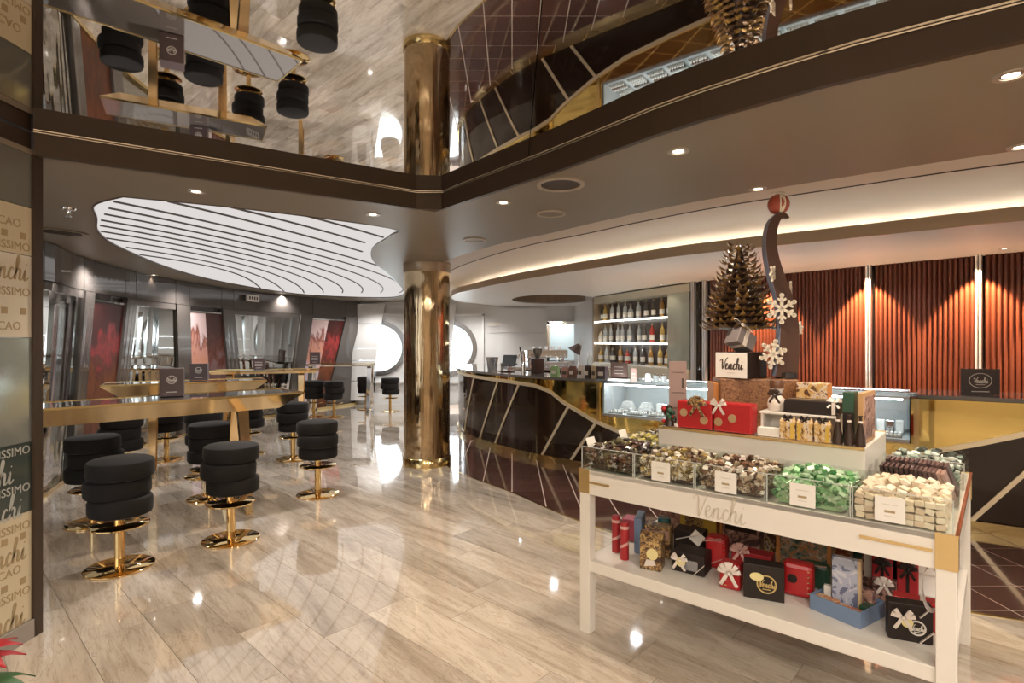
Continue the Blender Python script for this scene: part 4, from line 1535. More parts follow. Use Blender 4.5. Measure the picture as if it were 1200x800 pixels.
def fill_bin(label, u0, u1, v0, v1, key, kind, n_ind, n_mass, base=TH - .004, hb=BINH, where=''):
    bn = thing('acrylic_bin', label, 'bin', W(u0, v0, base), RZ)
    L_, D_ = u1 - u0, v1 - v0
    t_ = .005
    for c_, d_ in (((L_ / 2, t_ / 2, hb / 2), (L_, t_, hb)), ((L_ / 2, D_ - t_ / 2, hb / 2), (L_, t_, hb)), ((t_ / 2, D_ / 2, hb / 2), (t_, D_ - 2 * t_, hb)), ((L_ - t_ / 2, D_ / 2, hb / 2), (t_, D_ - 2 * t_, hb))):
        MB().box(c_, d_).build('pane', CLEAR, bn)
    MB().box((L_ / 2, D_ / 2, .002), (L_ - .011, D_ - .011, .003)).build('bottom', CLEAR, bn)
    EDGE = bpy.data.materials.get('acrylic edge') or mat('acrylic edge', (.80, .83, .80), .15, 0, Transmission_Weight=.5)
    eb = MB()
    for ex in (.002, L_ - .002):
        eb.box((ex, .001, hb / 2), (.004, .004, hb + .001))
    eb.box((L_ / 2, .0015, hb + .001), (L_, .004, .003))
    eb.build('bright_edge', EDGE, bn)
    nm, ms = SETS[key]
    meshes = [candy_mesh(kind, m_) for m_ in ms]
    # the mass below: real pieces, joined per colour
    masses = [MB() for _ in ms]
    if kind == 'block':
        n_mass = 0
        nu, nv, nz = int((L_ - .016) / .032), int((D_ - .016) / .032), 4
        for iu in range(nu):
            for iv in range(nv):
                for iz in range(nz):
                    if 0 < iu < nu - 1 and 0 < iv < nv - 1 and iz < 3:
                        continue
                    m_ = Matrix.Translation((.0245 + .032 * iu + R.uniform(-.002, .002), .0245 + .032 * iv + R.uniform(-.001, .003), .0165 + .0255 * iz + R.uniform(-.002, .002))) @ Matrix.Rotation(R.gauss(0, .16), 4, 'Y') @ Matrix.Rotation(R.gauss(0, .08), 4, 'X') @ Matrix.Rotation(R.gauss(0, .12), 4, 'Z')
                    j = R.randrange(len(ms))
                    masses[j].add([v_.co for v_ in meshes[j].vertices], [list(p.vertices) for p in meshes[j].polygons], m_)
    for i in range(n_mass):
        fu, fv = R.random(), R.random()
        edge = R.random() < .6
        if edge:
            k = R.choice('fflr')
            if k == 'f':
                fv = .05
            elif k == 'l':
                fu = .045
            else:
                fu = .955
        z = R.uniform(.026, heap_h(fu, fv) - .004)
        m_ = Matrix.Translation((.024 + fu * (L_ - .048), .024 + fv * (D_ - .048), z)) @ Matrix.Rotation(R.uniform(0, 6.3), 4, 'Z') @ Matrix.Rotation(R.uniform(-.9, .9), 4, 'X') @ Matrix.Rotation(R.uniform(-.6, .6), 4, 'Y')
        if kind == 'block' and edge:
            m_ = Matrix.Translation((.02 + fu * (L_ - .04), .022 + fv * (D_ - .044), z)) @ Matrix.Rotation(R.uniform(-.12, .12), 4, 'Y') @ Matrix.Rotation(R.choice((0, PI / 2)), 4, 'X')
        j = R.randrange(len(ms))
        me = meshes[j]
        masses[j].add([v_.co for v_ in me.vertices], [list(p.vertices) for p in me.polygons], m_)
    # core so no daylight shows through the heap; dark ones paint shade into gaps
    core = MB().box((L_ / 2, D_ / 2, .045), (L_ - .075, D_ - .075, .08))
    core.build('heap_core', DKCH if kind == 'block' or key in ('dark', 'gold', 'mocha') else ms[min(2, len(ms) - 1)], bn)
    for j, mm_ in enumerate(masses):
        if mm_.v:
            tag(mm_.build('chocolate_heap', ms[j], bn), kind='stuff')
    # the ones on top, one by one
    k = 0
    cols = max(2, int(round(math.sqrt(n_ind * L_ / D_))))
    rws = max(2, int(math.ceil(n_ind / cols)))
    for iy in range(rws):
        for ix in range(cols):
            if k >= n_ind:
                break
            k += 1
            fu, fv = (ix + .5 + R.uniform(-.25, .25)) / cols, (iy + .5 + R.uniform(-.25, .25)) / rws
            o = link('wrapped_chocolate', R.choice(meshes))
            p = W(u0 + .02 + fu * (L_ - .04), v0 + .02 + fv * (D_ - .04), base + heap_h(fu, fv) + R.uniform(-.004, .008))
            o.matrix_world = Matrix.Translation(p) @ Matrix.Rotation(RZ + R.uniform(0, 6.3), 4, 'Z') @ Matrix.Rotation(R.uniform(-.6, .6), 4, 'X') @ Matrix.Rotation(R.uniform(-.5, .5), 4, 'Y')
            tag(o, '%s chocolate lying on top of the %s' % (nm, where), 'chocolate', '%s chocolates on top of their bin' % nm)
    return bn


U = [.0085 + .3235 * i for i in range(6)]
fill_bin('clear front bin of dark wrapped chocolates at the tiled-floor corner', U[0], U[1] - .004, .006, .385, 'dark', 'wrap', 48, 420, where='corner front bin')
fill_bin('clear front bin of gold and white wrapped chocolates', U[1], U[2] - .004, .006, .385, 'gold', 'cube', 50, 900, where='second front bin')
fill_bin('clear front bin of brown and white wrapped chocolates', U[2], U[3] - .004, .006, .385, 'mocha', 'cube', 50, 900, where='middle front bin')
fill_bin('clear front bin of green wrapped chocolates', U[3], U[4] - .004, .006, .385, 'green', 'square', 50, 420, where='fourth front bin')
fill_bin('clear front bin of stacked cream nougat blocks', U[4], U[5] - .004, .006, .385, 'cream', 'block', 56, 260, where='nougat bin')
fill_bin('clear side bin of yellow and ivory wrapped chocolates', U[0], .262, .392, .64, 'lemon', 'cube', 18, 260, where='yellow side bin')
fill_bin('clear rear side bin of dark wrapped chocolates', U[0], .262, .645, .88, 'dark', 'wrap', 14, 90, where='rear side bin')
fill_bin('clear side bin of black and mint chocolates beyond the bars', 1.30, 1.622, .83, 1.24, 'mint', 'square', 20, 170, where='mint side bin')
# rows of dark chocolate bars on end
bn = thing('acrylic_bin', 'clear side bin holding two rows of dark chocolate bars', 'bin', W(1.30, .392, TH - .004), RZ)
L_, D_ = .32, .43
for c_, d_ in (((L_ / 2, .0025, .04), (L_, .005, .08)), ((L_ / 2, D_ - .0025, .04), (L_, .005, .08)), ((.0025, D_ / 2, .04), (.005, D_ - .01, .08)), ((L_ - .0025, D_ / 2, .04), (.005, D_ - .01, .08))):
    MB().box(c_, d_).build('pane', CLEAR, bn)
MB().box((L_ / 2, D_ / 2, .0025), (L_ - .011, D_ - .011, .004)).build('bottom', CLEAR, bn)
BARM = [mat('bar wrap dark', (.04, .022, .02), .35), mat('bar wrap brown', (.09, .05, .045), .35), mat('bar wrap rose', (.32, .2, .16), .4)]
for row in range(2):
    for i in range(14):
        m_ = BARM[0 if i < 9 else (1 if i < 12 else 2)] if row == 0 else BARM[1 if i % 3 else 0]
        o = MB().box((0, 0, .068), (.014, .115, .136), bev=.002)
        o = o.build('chocolate_bar', m_)
        lean = -.16 - .022 * max(0, i - 6)
        o.matrix_world = Matrix.Translation(W(1.30 + .062 + .0185 * i, .392 + .105 + .185 * row, TH + .004)) @ Matrix.Rotation(RZ, 4, 'Z') @ Matrix.Rotation(lean, 4, 'Y')
        tag(o, 'dark chocolate bar standing in the %s row of the bar bin' % ('front' if row == 0 else 'rear'), 'chocolate bar', '%s row of chocolate bars' % ('front' if row == 0 else 'rear'))
# price cards clipped to the bin fronts
cards = [(.44, 'gold and white'), (.76, 'brown and white'), (1.08, 'green'), (1.385, 'cream nougat')]
for u, nm in cards:
    t = thing('price_card', 'white price card in front of the %s bin' % nm, 'card', W(u, -.001, TH + .004), RZ)
    t = MB().box((.045, -.004, .052), (.098, .003, .094)).build('card', WHITE2, t)
    b = MB()
    b.box((.045, -.0062, .045), (.034, .001, .009), bev=.0003)
    b.build('printed_picture', BINK, t)
    MB().box((.045, -.0062, .072), (.05, .001, .003)).build('printed_line', PALEPRINT, t)
    MB().box((.045, -.0062, .028), (.035, .001, .003)).build('printed_line', PALEPRINT, t)
for v_, nm in ((.14, 'corner bin of dark chocolates'), (.5, 'yellow side bin')):
    t = thing('price_card', 'white price card tilted on the end of the %s' % nm, 'card', W(-.004, v_, TH + BINH - .028), RZ - PI / 2)
    MB().box((0, -.003, .03), (.085, .003, .055), face_frame((0, 0, 0), 0, .35)).build('card', WHITE2, t)
    MB().box((0, -.0052, .03), (.05, .001, .004), face_frame((0, 0, 0), 0, .35)).build('printed_line', DARKPRINT, t)

# ---------------------------------------------------------------- gifts
RED = mat('red lacquer paper', (.42, .014, .018), .32)
REDM = mat('red matt paper', (.36, .016, .022), .5)
RIBW = mat('ivory ribbon', (.68, .60, .54), .35)
RIBP = mat('rose ribbon', (.62, .36, .32), .35)
BLK = mat('black gift paper', (.020, .013, .011), .5, 0, Specular_IOR_Level=.3)
TEAL = mat('teal tin', (.02, .12, .13), .3)
ORNG = mat('orange card', (.50, .20, .05), .45)
YEL = mat('yellow card', (.62, .40, .06), .45)
BLUE = mat('slate blue card', (.16, .23, .36), .45)
TAGY = mat('pale yellow tag', (.72, .62, .30), .5)
GDOT = mat('bronze dot', (.42, .28, .15), .4)
DGRN = mat('deep green card', (.02, .07, .04), .4)
PINK = mat('raspberry card', (.42, .06, .10), .45)


def motley(name, stops, scale=14, dist=1.5):
    m = mat(name, (.3, .2, .1), .38)
    lk(m, ramp(m, noise(m, coords(m), scale, 3, .6, dist), stops, 'CONSTANT'), bsdf(m).inputs['Base Color'])
    return m


FLORAL = motley('brown gold floral paper', [(0, (.05, .025, .015)), (.42, (.18, .09, .04)), (.5, (.50, .33, .12)), (.56, (.06, .03, .02)), (.64, (.55, .42, .26))], 22)
CHECK = motley('cream brown printed paper', [(0, (.10, .04, .02)), (.40, (.55, .34, .12)), (.48, (.62, .50, .38)), (.56, (.20, .09, .05)), (.66, (.66, .55, .42))], 12)
ROSE = motley('rosy brown print', [(0, (.10, .05, .045)), (.45, (.36, .20, .16)), (.58, (.55, .38, .30))], 16)
FOREST = motley('green street print', [(0, (.03, .05, .04)), (.42, (.12, .16, .13)), (.5, (.36, .16, .06)), (.58, (.30, .33, .28)), (.68, (.45, .1, .04))], 20)
SKYP = motley('pale sky print', [(0, (.14, .16, .26)), (.42, (.42, .45, .58)), (.54, (.60, .60, .66)), (.64, (.30, .20, .16))], 13)
ORNP = motley('orange confetti print', [(0, (.40, .10, .05)), (.45, (.55, .28, .12)), (.55, (.62, .52, .36)), (.62, (.45, .07, .05))], 34)


def bow(parent, at, r, m_, M=None, petals=4, name='bow'):
    """ribbon loops, two tails and a knot, facing -Y"""
    b = MB()
    n = max(2, petals // 2 * 2)
    for i in range(n):
        a = (0.35 + (PI - 0.7) * (i // 2) / max(1, n // 2 - 1) if n > 2 else 0.35)
        a = a if i % 2 == 0 else a + 0.0
        ang = (0.30 if i % 2 == 0 else PI - 0.30) + (0.55 if i % 2 == 0 else -0.55) * (i // 2)
        D = Vector((math.cos(ang), 0, math.sin(ang)))
        N = Vector((0, -1, 0))
        S_ = D.cross(N)
        rg = []
        for k in range(9):
            t_ = k / 8
            ln = math.sin(PI * t_) ** .8 * r
            hgt = (t_ - .5) * .75 * r * math.sin(PI * t_)
            c0 = D * ln + N * (.18 * r + hgt * .9)
            wv_ = .20 * r * (.45 + .55 * math.sin(PI * t_))
            th = N * .012 * r
            rg.append([c0 + S_ * wv_ + th, c0 - S_ * wv_ + th, c0 - S_ * wv_ - th, c0 + S_ * wv_ - th])
        b.loft(rg)
    for sg in (-1, 1):
        rg = []
        for k in range(5):
            t_ = k / 4
            c0 = Vector((sg * (.15 + .55 * t_) * r, -.16 * r - .1 * r * math.sin(3 * t_), -(.1 + .95 * t_) * r))
            D = Vector((sg * .55, 0, -.85)).normalized()
            S_ = D.cross(Vector((0, -1, 0)))
            th = Vector((0, -.012 * r, 0))
            wv_ = .15 * r
            rg.append([c0 + S_ * wv_ + th, c0 - S_ * wv_ + th, c0 - S_ * wv_ - th, c0 + S_ * wv_ - th])
        b.loft(rg)
    b.sphere((0, -.22 * r, 0), .17 * r, 8, 6)
    T_ = Matrix.Translation(at)
    if M:
        T_ = T_ @ M
    bb = MB()
    bb.add(b.v, b.f, T_)
    return bb.build(name, m_, parent, smooth=True)


def gift(name, label, px, py, wpx, h_, dep, m_, yaw=0.0, z0=SHZ + .001, bev=.004, cat='gift box', tilt=0.0, vmin=None):
    """front-bottom middle seen at px,py; wpx pixels wide; local -Y faces out of the stand"""
    s = (py - 400) / (1.6 - z0)
    x, y = (px - 600) / s, 650 / s
    wd = wpx / s
    t = thing(name, label, cat, (x, y, z0), RZ + yaw)
    t.rotation_euler = (tilt, 0, RZ + yaw)
    MB().box((0, dep / 2, h_ / 2), (wd, dep, h_), bev=bev).build('body', m_, t)
    t['w'] = 0
    del t['w']
    return t, wd


YF = -RZ * 0.55     # many packs are turned partly towards the aisle
for i, (px, py, lab) in enumerate(((723, 648, 'tall red tube with rose ribbon, behind its twin on the lower shelf'), (733, 657, 'front tall red tube with rose ribbon at the open end of the lower shelf'))):
    s = (py - 400) / 1.2
    t = thing('gift_tube', lab, 'gift tube', ((px - 600) / s, 650 / s + .024, SHZ), RZ)
    MB().lathe([(0, 0), (.023, 0), (.024, .004), (.024, .2), (.022, .206), (0, .206)], 18).build('body', REDM, t, smooth=True)
    b = MB()
    rg = []
    for k in range(15):
        a = PI + 2 * PI * k / 14 * .9
        z = .05 + .07 * k / 14
        r0 = .0246
        rg.append([(r0 * math.cos(a), r0 * math.sin(a), z), ((r0 + .001) * math.cos(a), (r0 + .001) * math.sin(a), z), ((r0 + .001) * math.cos(a), (r0 + .001) * math.sin(a), z + .016), (r0 * math.cos(a), r0 * math.sin(a), z + .016)])
    b.loft(rg)
    b.lathe([(.0247, .168), (.0254, .17), (.0254, .182), (.0247, .184)], 18)
    b.build('ribbon', RIBP, t)

t, wd = gift('gift_box', 'plain raspberry box behind the red tubes', 743, 640, 22, .13, .1, PINK, .2)
t, wd = gift('gift_box', 'thin blue-grey card box on edge beside the floral bag', 752, 650, 9, .20, .16, BLUE, .35)
t, wd = gift('gift_bag', 'brown floral gift bag with round cream seal on lower shelf', 762, 668, 25, .15, .10, FLORAL, .25, cat='gift bag')
MB().lathe([(0, -.002), (.03, -.002), (.03, .001), (0, .001)], 20, face_frame((.01, -.001, .085), 0, PI / 2)).build('seal', TAGY, t)
b = MB()
b.loft([[(-wd / 2, .0, .148), (wd / 2, .0, .148), (wd / 2, .1, .148), (-wd / 2, .1, .148)], [(-wd * .55, .045, .19), (wd * .55, .045, .19), (wd * .55, .055, .19), (-wd * .55, .055, .19)]])
b.build('fold_top', FLORAL, t)
MB().loft([[(-.02, -.004, .055), (.02, -.004, .055), (.02, -.001, .055), (-.02, -.001, .055)], [(-.032, -.004, .018), (.03, -.004, .03), (.03, -.001, .03), (-.032, -.001, .018)]]).build('ribbon', RIBW, t)
t, wd = gift('gift_bag', 'second brown floral bag standing behind the sealed one', 770, 652, 30, .17, .08, FLORAL, .2, cat='gift bag')
MB().box((0, -.003, .125), (wd * .9, .003, .05)).build('paper_band', ROSE, t)
s = (654 - 400) / 1.2
t = thing('gift_tin', 'round teal tin between the floral bag and black box', 'tin', ((785 - 600) / s, 650 / s + .035, SHZ), 0)
MB().lathe([(0, 0), (.034, 0), (.035, .005), (.035, .15)], 24).build('body', TEAL, t, smooth=True)
MB().lathe([(.0365, .148), (.0365, .176), (.033, .182), (0, .182)], 24).build('lid', TEAL, t, smooth=True)
t, wd = gift('gift_box', 'low black box with silver window and pale bow', 806, 672, 38, .105, .13, BLK, .1)
MB().box((.01, -.003, .045), (wd * .5, .003, .05)).build('window_label', mat('silver paper', (.35, .34, .36), .25, .6), t)
bow(t, (-.04, -.012, .065), .045, RIBW)
MB().lathe([(0, -.002), (.024, -.002), (.024, .001), (0, .001)], 16, face_frame((-.03, -.022, .06), 0, PI / 2)).build('seal', TAGY, t)
MB().bar((wd * .2, -.003, .005), (wd * .5, -.003, .06), .003, .016, (0, -1, 0)).build('ribbon', RIBW, t)
t, wd = gift('gift_box', 'black box with crossed pale ribbon behind the silver window box', 806, 655, 34, .155, .1, BLK, .1)
MB().bar((-wd * .4, -.003, .10), (wd * .5, -.003, .155), .003, .018, (0, -1, 0)).build('ribbon', RIBW, t)
MB().box((-.03, -.004, .135), (.065, .003, .065), Matrix.Rotation(.6, 4, 'Y')).build('gift_card', WHITE2, t)
t, wd = gift('gift_box', 'big yellow and orange carton at the back of the lower shelf', 822, 640, 44, .22, .16, YEL, .0)
MB().box((wd * .5 + .001, .08, .11), (.003, .155, .215)).build('side_panel', ORNG, t)
MB().box((-.02, -.002, .12), (wd * .5, .003, .10)).build('front_print', FLORAL, t)
t, wd = gift('gift_box', 'upright rounded red box tied with rose ribbon', 838, 672, 24, .165, .10, RED, .15, bev=.02)
MB().bar((-wd * .5, -.003, .01), (wd * .5, -.003, .07), .003, .018, (0, -1, 0)).build('ribbon', RIBP, t)
MB().bar((-wd * .6, -.004, .14), (wd * .3, -.004, .165), .003, .02, (0, -1, 0)).build('ribbon', RIBP, t)
for k in range(5):
    MB().sphere((wd * .42, -.001, .03 + .026 * k), .005, 8, 6, (1, .4, .7)).build('stud', GOLD_S, t)
t, wd = gift('gift_box', 'brown lettered chocolate box with orange edge, upright behind', 868, 650, 42, .235, .09, ROSE, .05)
MB().box((-wd / 2 - .006, .03, .118), (.012, .08, .236)).build('side_panel', ORNG, t)
MB().box((.0, -.002, .17), (wd * .85, .003, .08)).build('name_panel', DKCH, t)
me = text_mesh('VENCHI', .034, shear=0)
place_text(me, 'lettering', GOLDPRINT, t, Matrix.Translation((0, -.0045, .178)) @ Matrix.Rotation(PI / 2, 4, 'X'))
t, wd = gift('gift_box', 'small red box with star-shaped ivory bow', 861, 693, 24, .125, .08, RED, .15, bev=.012)
bow(t, (.0, -.012, .085), .055, RIBW, petals=7)
for k in (.02, .045):
    MB().sphere((-.02, 0, k), .006, 8, 6, (1.3, .4, .6)).build('stud', GOLD_S, t)
t, wd = gift('gift_box', 'flat red box with rose bow lying on the pile behind', 880, 672, 44, .105, .09, REDM, .1)
bow(t, (-.05, -.014, .105), .05, RIBP, petals=6)
t, wd = gift('gift_bag', 'dark brown gift bag with round gold emblem and yellow tag', 895, 703, 44, .16, .08, BLK, .3, cat='gift bag')
emblem(t, .085, .085, (.012, -.0025, .075), GOLDPRINT)
MB().lathe([(0, -.002), (.03, -.002), (.03, .001), (0, .001)], 16, face_frame((-.03, -.003, .105), 0, PI / 2) @ Matrix.Diagonal((1, .62, 1, 1))).build('tag', TAGY, t)
t, wd = gift('gift_box', 'rounded red box with black dot beside the emblem bag', 934, 700, 33, .155, .09, RED, .1, bev=.02)
MB().lathe([(0, -.002), (.021, -.002), (.021, .001), (0, .001)], 18, face_frame((-.02, -.001, .085), 0, PI / 2)).build('dot', BLK, t)
for k in range(5):
    MB().sphere((wd * .36, -.002, .03 + .025 * k), .005, 8, 6, (1.2, .5, .7)).build('stud', GOLD_S, t)
t, wd = gift('gift_box', 'large orange-edged box with green street picture', 938, 678, 58, .245, .10, FOREST, .0)
for k in (-1, 1):
    MB().box((k * (wd / 2 - .008), -.003, .122), (.017, .004, .244)).build('side_panel', ORNG, t)
t, wd = gift('gift_bag', 'dark green bag slumped in front of the street picture box', 955, 690, 30, .12, .07, DGRN, .1, bev=.02, cat='gift bag')
MB().bar((-.05, -.003, .11), (.05, -.003, .118), .003, .012, (0, -1, 0)).build('ribbon', RIBP, t)
# blue tray with assorted packs
s = (728 - 400) / 1.2
t = thing('gift_tray', 'shallow slate-blue tray filled with small packs', 'tray', (1.395, 2.402, SHZ), RZ - .30)
TLn, TDp, THt = .215, .205, .068
b = MB()
b.box((0, .003, THt / 2), (TLn, .006, THt))
b.box((0, TDp - .003, THt / 2), (TLn, .006, THt))
b.box((-TLn / 2 + .003, TDp / 2, THt / 2), (.006, TDp - .012, THt))
b.box((TLn / 2 - .003, TDp / 2, THt / 2), (.006, TDp - .012, THt))
b.build('wall_panel', BLUE, t)
MB().box((0, TDp / 2, .003), (TLn - .012, TDp - .012, .006)).build('bottom', BLUE, t)
tray = t
T_ = Matrix.Translation(t.location) @ Matrix.Rotation(RZ - .30, 4, 'Z')


def in_tray(name, label, u, v_, w_, d_, h_, m_, yaw=0, cat='pack', z=.0085):
    o = thing(name, label, cat, T_ @ Vector((u, v_, z)), RZ - .30 + yaw)
    MB().box((0, 0, h_ / 2), (w_, d_, h_), bev=.003).build('body', m_, o)
    return o


o = in_tray('gift_box', 'tall pale picture box with wooden edge standing in blue tray', -.005, .10, .10, .032, .235, SKYP, .3)
MB().box((.0555, 0, .1175), (.011, .036, .236)).build('side_panel', mat('pale wood edge', (.58, .42, .24), .5), o)
in_tray('chocolate_pack', 'orange confetti pack low in the front of the blue tray', -.052, .036, .09, .05, .055, ORNP)
in_tray('chocolate_pack', 'second orange confetti pack, under the picture box', .042, .034, .09, .045, .05, ORNP)
in_tray('chocolate_pack', 'small white cube pack peeping out of the blue tray', -.082, .10, .03, .025, .085, WHITE2, .4)
in_tray('chocolate_pack', 'dark green pack at the end of the blue tray', .084, .10, .034, .06, .062, DGRN, .0)
in_tray('chocolate_pack', 'brown cocoa pack behind the picture box in the tray', .02, .168, .12, .04, .10, ROSE)
t, wd = gift('gift_box', 'upright dark green book-shaped box behind the blue tray', 1010, 694, 16, .235, .1, DGRN, .1)
MB().box((-wd / 2 - .002, .04, .117), (.003, .09, .22)).build('spine', BLK, t)
t, wd = gift('gift_box', 'narrow rosy box beside the dark green book box', 1025, 698, 14, .225, .08, ROSE, .1)
MB().box((0, -.002, .11), (wd * .7, .003, .12)).build('front_print', PALEPRINT, t)
for i, (px, lab) in enumerate(((1041, 'red gift bag with black bow next to the rosy box'), (1060, 'second red gift bag with black bow by the white box'))):
    t, wd = gift('gift_bag', lab, px, 704, 21, .20, .07, REDM, .1, cat='gift bag')
    bow(t, (0, -.012, .15), .040, BLK, petals=6)
    MB().box((0, -.002, .07), (.012, .003, .135)).build('ribbon', BLK, t)
t, wd = gift('gift_bag', 'small brown patterned bag with a rosy bow', 1036, 706, 24, .09, .07, ROSE, .1, cat='gift bag')
bow(t, (0, -.012, .085), .04, RIBW, petals=7)
t, wd = gift('gift_box', 'plain white carton near the gold-cornered front leg', 1085, 698, 28, .2, .09, WHITE2, .05)
MB().box((0, -.002, .1), (wd * .96, .003, .008)).build('seam', PALEPRINT, t)
t, wd = gift('gift_box', 'flat red box with ivory ribbon behind the black emblem box', 1078, 738, 52, .12, .07, RED, .1)
MB().box((.01, -.003, .06), (.018, .003, .12)).build('ribbon', RIBW, t)
MB().box((.01, .035, .1215), (.018, .07, .003)).build('ribbon', RIBW, t)
t, wd = gift('gift_box', 'square black emblem box with ivory bow and yellow tag', 1067, 752, 44, .15, .06, BLK, .3)
emblem(t, .06, .06, (.022, -.0025, .06), PALEPRINT)
bow(t, (-.028, -.012, .098), .042, RIBW, petals=5)
MB().lathe([(0, -.002), (.02, -.002), (.02, .001), (0, .001)], 16, face_frame((-.014, -.018, .083), 0, PI / 2)).build('tag', TAGY, t)
MB().bar((.03, -.003, .005), (wd * .5, -.003, .055), .003, .014, (0, -1, 0)).build('ribbon', RIBW, t)
MB().bar((.03, -.003, .105), (wd * .45, -.003, .148), .003, .014, (0, -1, 0)).build('ribbon', RIBW, t)
t = thing('ribbon_spool', 'loose ivory ribbon loops hanging on the gold-cornered front leg', 'ribbon', W(1.55, .09, SHZ + .26), RZ)
for k in range(4):
    b = MB()
    n = 20
    rg = []
    for i in range(n + 1):
        a = 2 * PI * i / n
        c_ = Vector((.028 * math.cos(a), -.02 + .012 * k, .085 * math.sin(a)))
        rg.append([c_ + Vector((0, -.005, 0)), c_ + Vector((0, .005, 0)), c_ * 1.0 + Vector((.001, .005, .001)), c_ + Vector((.001, -.005, .001))])
    b.loft(rg, caps=False)
    b.build('loop', RIBW, t, smooth=True)

# back row of larger cartons that fill the shelf behind
backs = [(.30, .62, .16, .11, .26, ROSE, 'tall rosy carton in the back row behind the teal tin', .1),
         (.50, .66, .17, .12, .30, ORNG, 'tall orange carton in the back row next to the yellow one', -.05),
         (.66, .60, .13, .10, .29, DKCH, 'tall dark carton in the back row behind the lettered box', .05),
         (.83, .66, .17, .12, .31, CHECK, 'tall printed carton in the back row behind the flat red box', 0),
         (1.01, .62, .14, .11, .28, DGRN, 'tall green carton in the back row behind the street picture', .08),
         (1.18, .60, .15, .10, .29, ORNP, 'tall confetti carton in the back row behind the blue tray', -.06),
         (1.33, .66, .12, .12, .30, BLK, 'tall black carton in the back row near the rosy boxes', 0),
         (1.46, .62, .10, .10, .27, REDM, 'tall red carton in the back row near the white carton', .1)]
for u, v_, w_, d_, h_, m_, lab, yaw in backs:
    t = thing('gift_carton', lab, 'carton', W(u, v_, SHZ), RZ + yaw)
    MB().box((0, 0, h_ / 2), (w_, d_, h_), bev=.003).build('body', m_, t)
    MB().box((0, -d_ / 2 - .001, h_ * .78), (w_ * .8, .003, h_ * .18)).build('front_print', FLORAL if m_ is not CHECK else DKCH, t)

# let the packs on the lower shelf settle: each one slides away until it stands free
def footprint(o):
    xs, ys = [], []
    for ch in o.children:
        if ch.name.split('.')[0] in ('bow', 'ribbon', 'loop', 'seal', 'tag', 'gift_card') or ch.type != 'MESH':
            continue
        for v_ in ch.data.vertices:
            xs.append(v_.co.x)
            ys.append(v_.co.y)
    a = o.rotation_euler.z
    c_, s_ = math.cos(a), math.sin(a)
    e = .0015
    return [(o.location.x + c_ * x - s_ * y, o.location.y + s_ * x + c_ * y) for x, y in ((min(xs) - e, min(ys) - e), (max(xs) + e, min(ys) - e), (max(xs) + e, max(ys) + e), (min(xs) - e, max(ys) + e))]


def crossing(p, q):
    for poly in (p, q):
        for i in range(4):
            ax = (poly[(i + 1) % 4][1] - poly[i][1], poly[i][0] - poly[(i + 1) % 4][0])
            a = [ax[0] * v_[0] + ax[1] * v_[1] for v_ in p]
            b = [ax[0] * v_[0] + ax[1] * v_[1] for v_ in q]
            if max(a) <= min(b) or max(b) <= min(a):
                return False
    return True


low = [o for o in scene.objects if o.parent is None and abs(o.location.z - SHZ) < .004 and o.name.split('.')[0] in ('gift_box', 'gift_bag', 'gift_tube', 'gift_tin', 'gift_carton', 'gift_tray')]
for o in low:
    o.location.z = SHZ + .001
order = sorted(low, key=lambda o: (o is not tray, o.name.startswith('gift_carton'), o.location.xy.length))
placed = []
legs_ = [[tuple(W(u, v_, 0).xy) for u, v_ in ((a, b), (a + LG, b), (a + LG, b + LG), (a, b + LG))] for a in (0, TL - LG) for b in (0, TD - LG)]
for o in order:
    home = o.location.copy()
    ok = False
    for k in range(400):
        fp = footprint(o)
        uv = [((Vector(p) - A).dot(UX), (Vector(p) - A).dot(VX)) for p in fp]
        if any(crossing(fp, q) for q in placed + legs_) or max(v_[1] for v_ in uv) > TD - .012:
            d = .004 * (k // 5 + 1)
            side = ((0, 0), (.012, 0), (-.012, 0), (.024, 0), (-.024, 0))[k % 5]
            ray = Vector((home.x, home.y)).normalized()
            p = Vector((home.x, home.y)) + ray * d + UX * side[0]
            o.location.x, o.location.y = p.x, p.y
            continue
        ok = True
        break
    if ok:
        placed.append(fp)
    else:
        for ch in list(o.children_recursive):
            bpy.data.objects.remove(ch)
        print('dropped', o.get('label'))
        bpy.data.objects.remove(o)

# ---------------------------------------------------------------- on the riser
def rgift(name, label, u, v_, w_, d_, h_, m_, yaw=0, z=RH + .006, bev=.004, cat='gift box'):
    t = thing(name, label, cat, W(u, v_, z), RZ + yaw)
    MB().box((0, 0, h_ / 2), (w_, d_, h_), bev=bev).build('body', m_, t)
    return t


def dots_on(t, w_, d_, spots, r, m_):
    for x, z in spots:
        MB().lathe([(0, -.001), (r, -.001), (r, .001), (0, .001)], 18, face_frame((x, -d_ / 2 - .001, z), 0, PI / 2)).build('dot', m_, t)


t = rgift('gift_box', 'red box with bronze dots and foliage bow, nearer the menu stand', .475, .462, .20, .09, .15, RED, .02, bev=.008)
dots_on(t, .2, .09, ((-.06, .085), (.055, .05)), .022, GDOT)
bow(t, (.02, -.05, .13), .055, FLORAL, petals=6)
t = rgift('gift_box', 'red box with bronze dots and pale bow beside the white ledge', .685, .462, .20, .09, .155, RED, -.02, bev=.008)
dots_on(t, .2, .09, ((.0, .075), (-.075, .05)), .022, GDOT)
bow(t, (-.07, -.05, .14), .045, RIBW, petals=5)
t = thing('garland_ball', 'sprig of dark berries and dried leaves beside the red boxes', 'decoration', W(.318, .44, RH + .006), RZ)
for k in range(16):
    a, z = R.uniform(0, 6.3), R.uniform(.02, .12)
    r0 = .03
    b = MB()
    c_ = Vector((r0 * math.cos(a), r0 * math.sin(a), z))
    b.sphere(c_, R.uniform(.010, .017), 8, 6)
    b.build('berry', R.choice((DKCH, GDOT, RED, DGRN)), t, smooth=True)
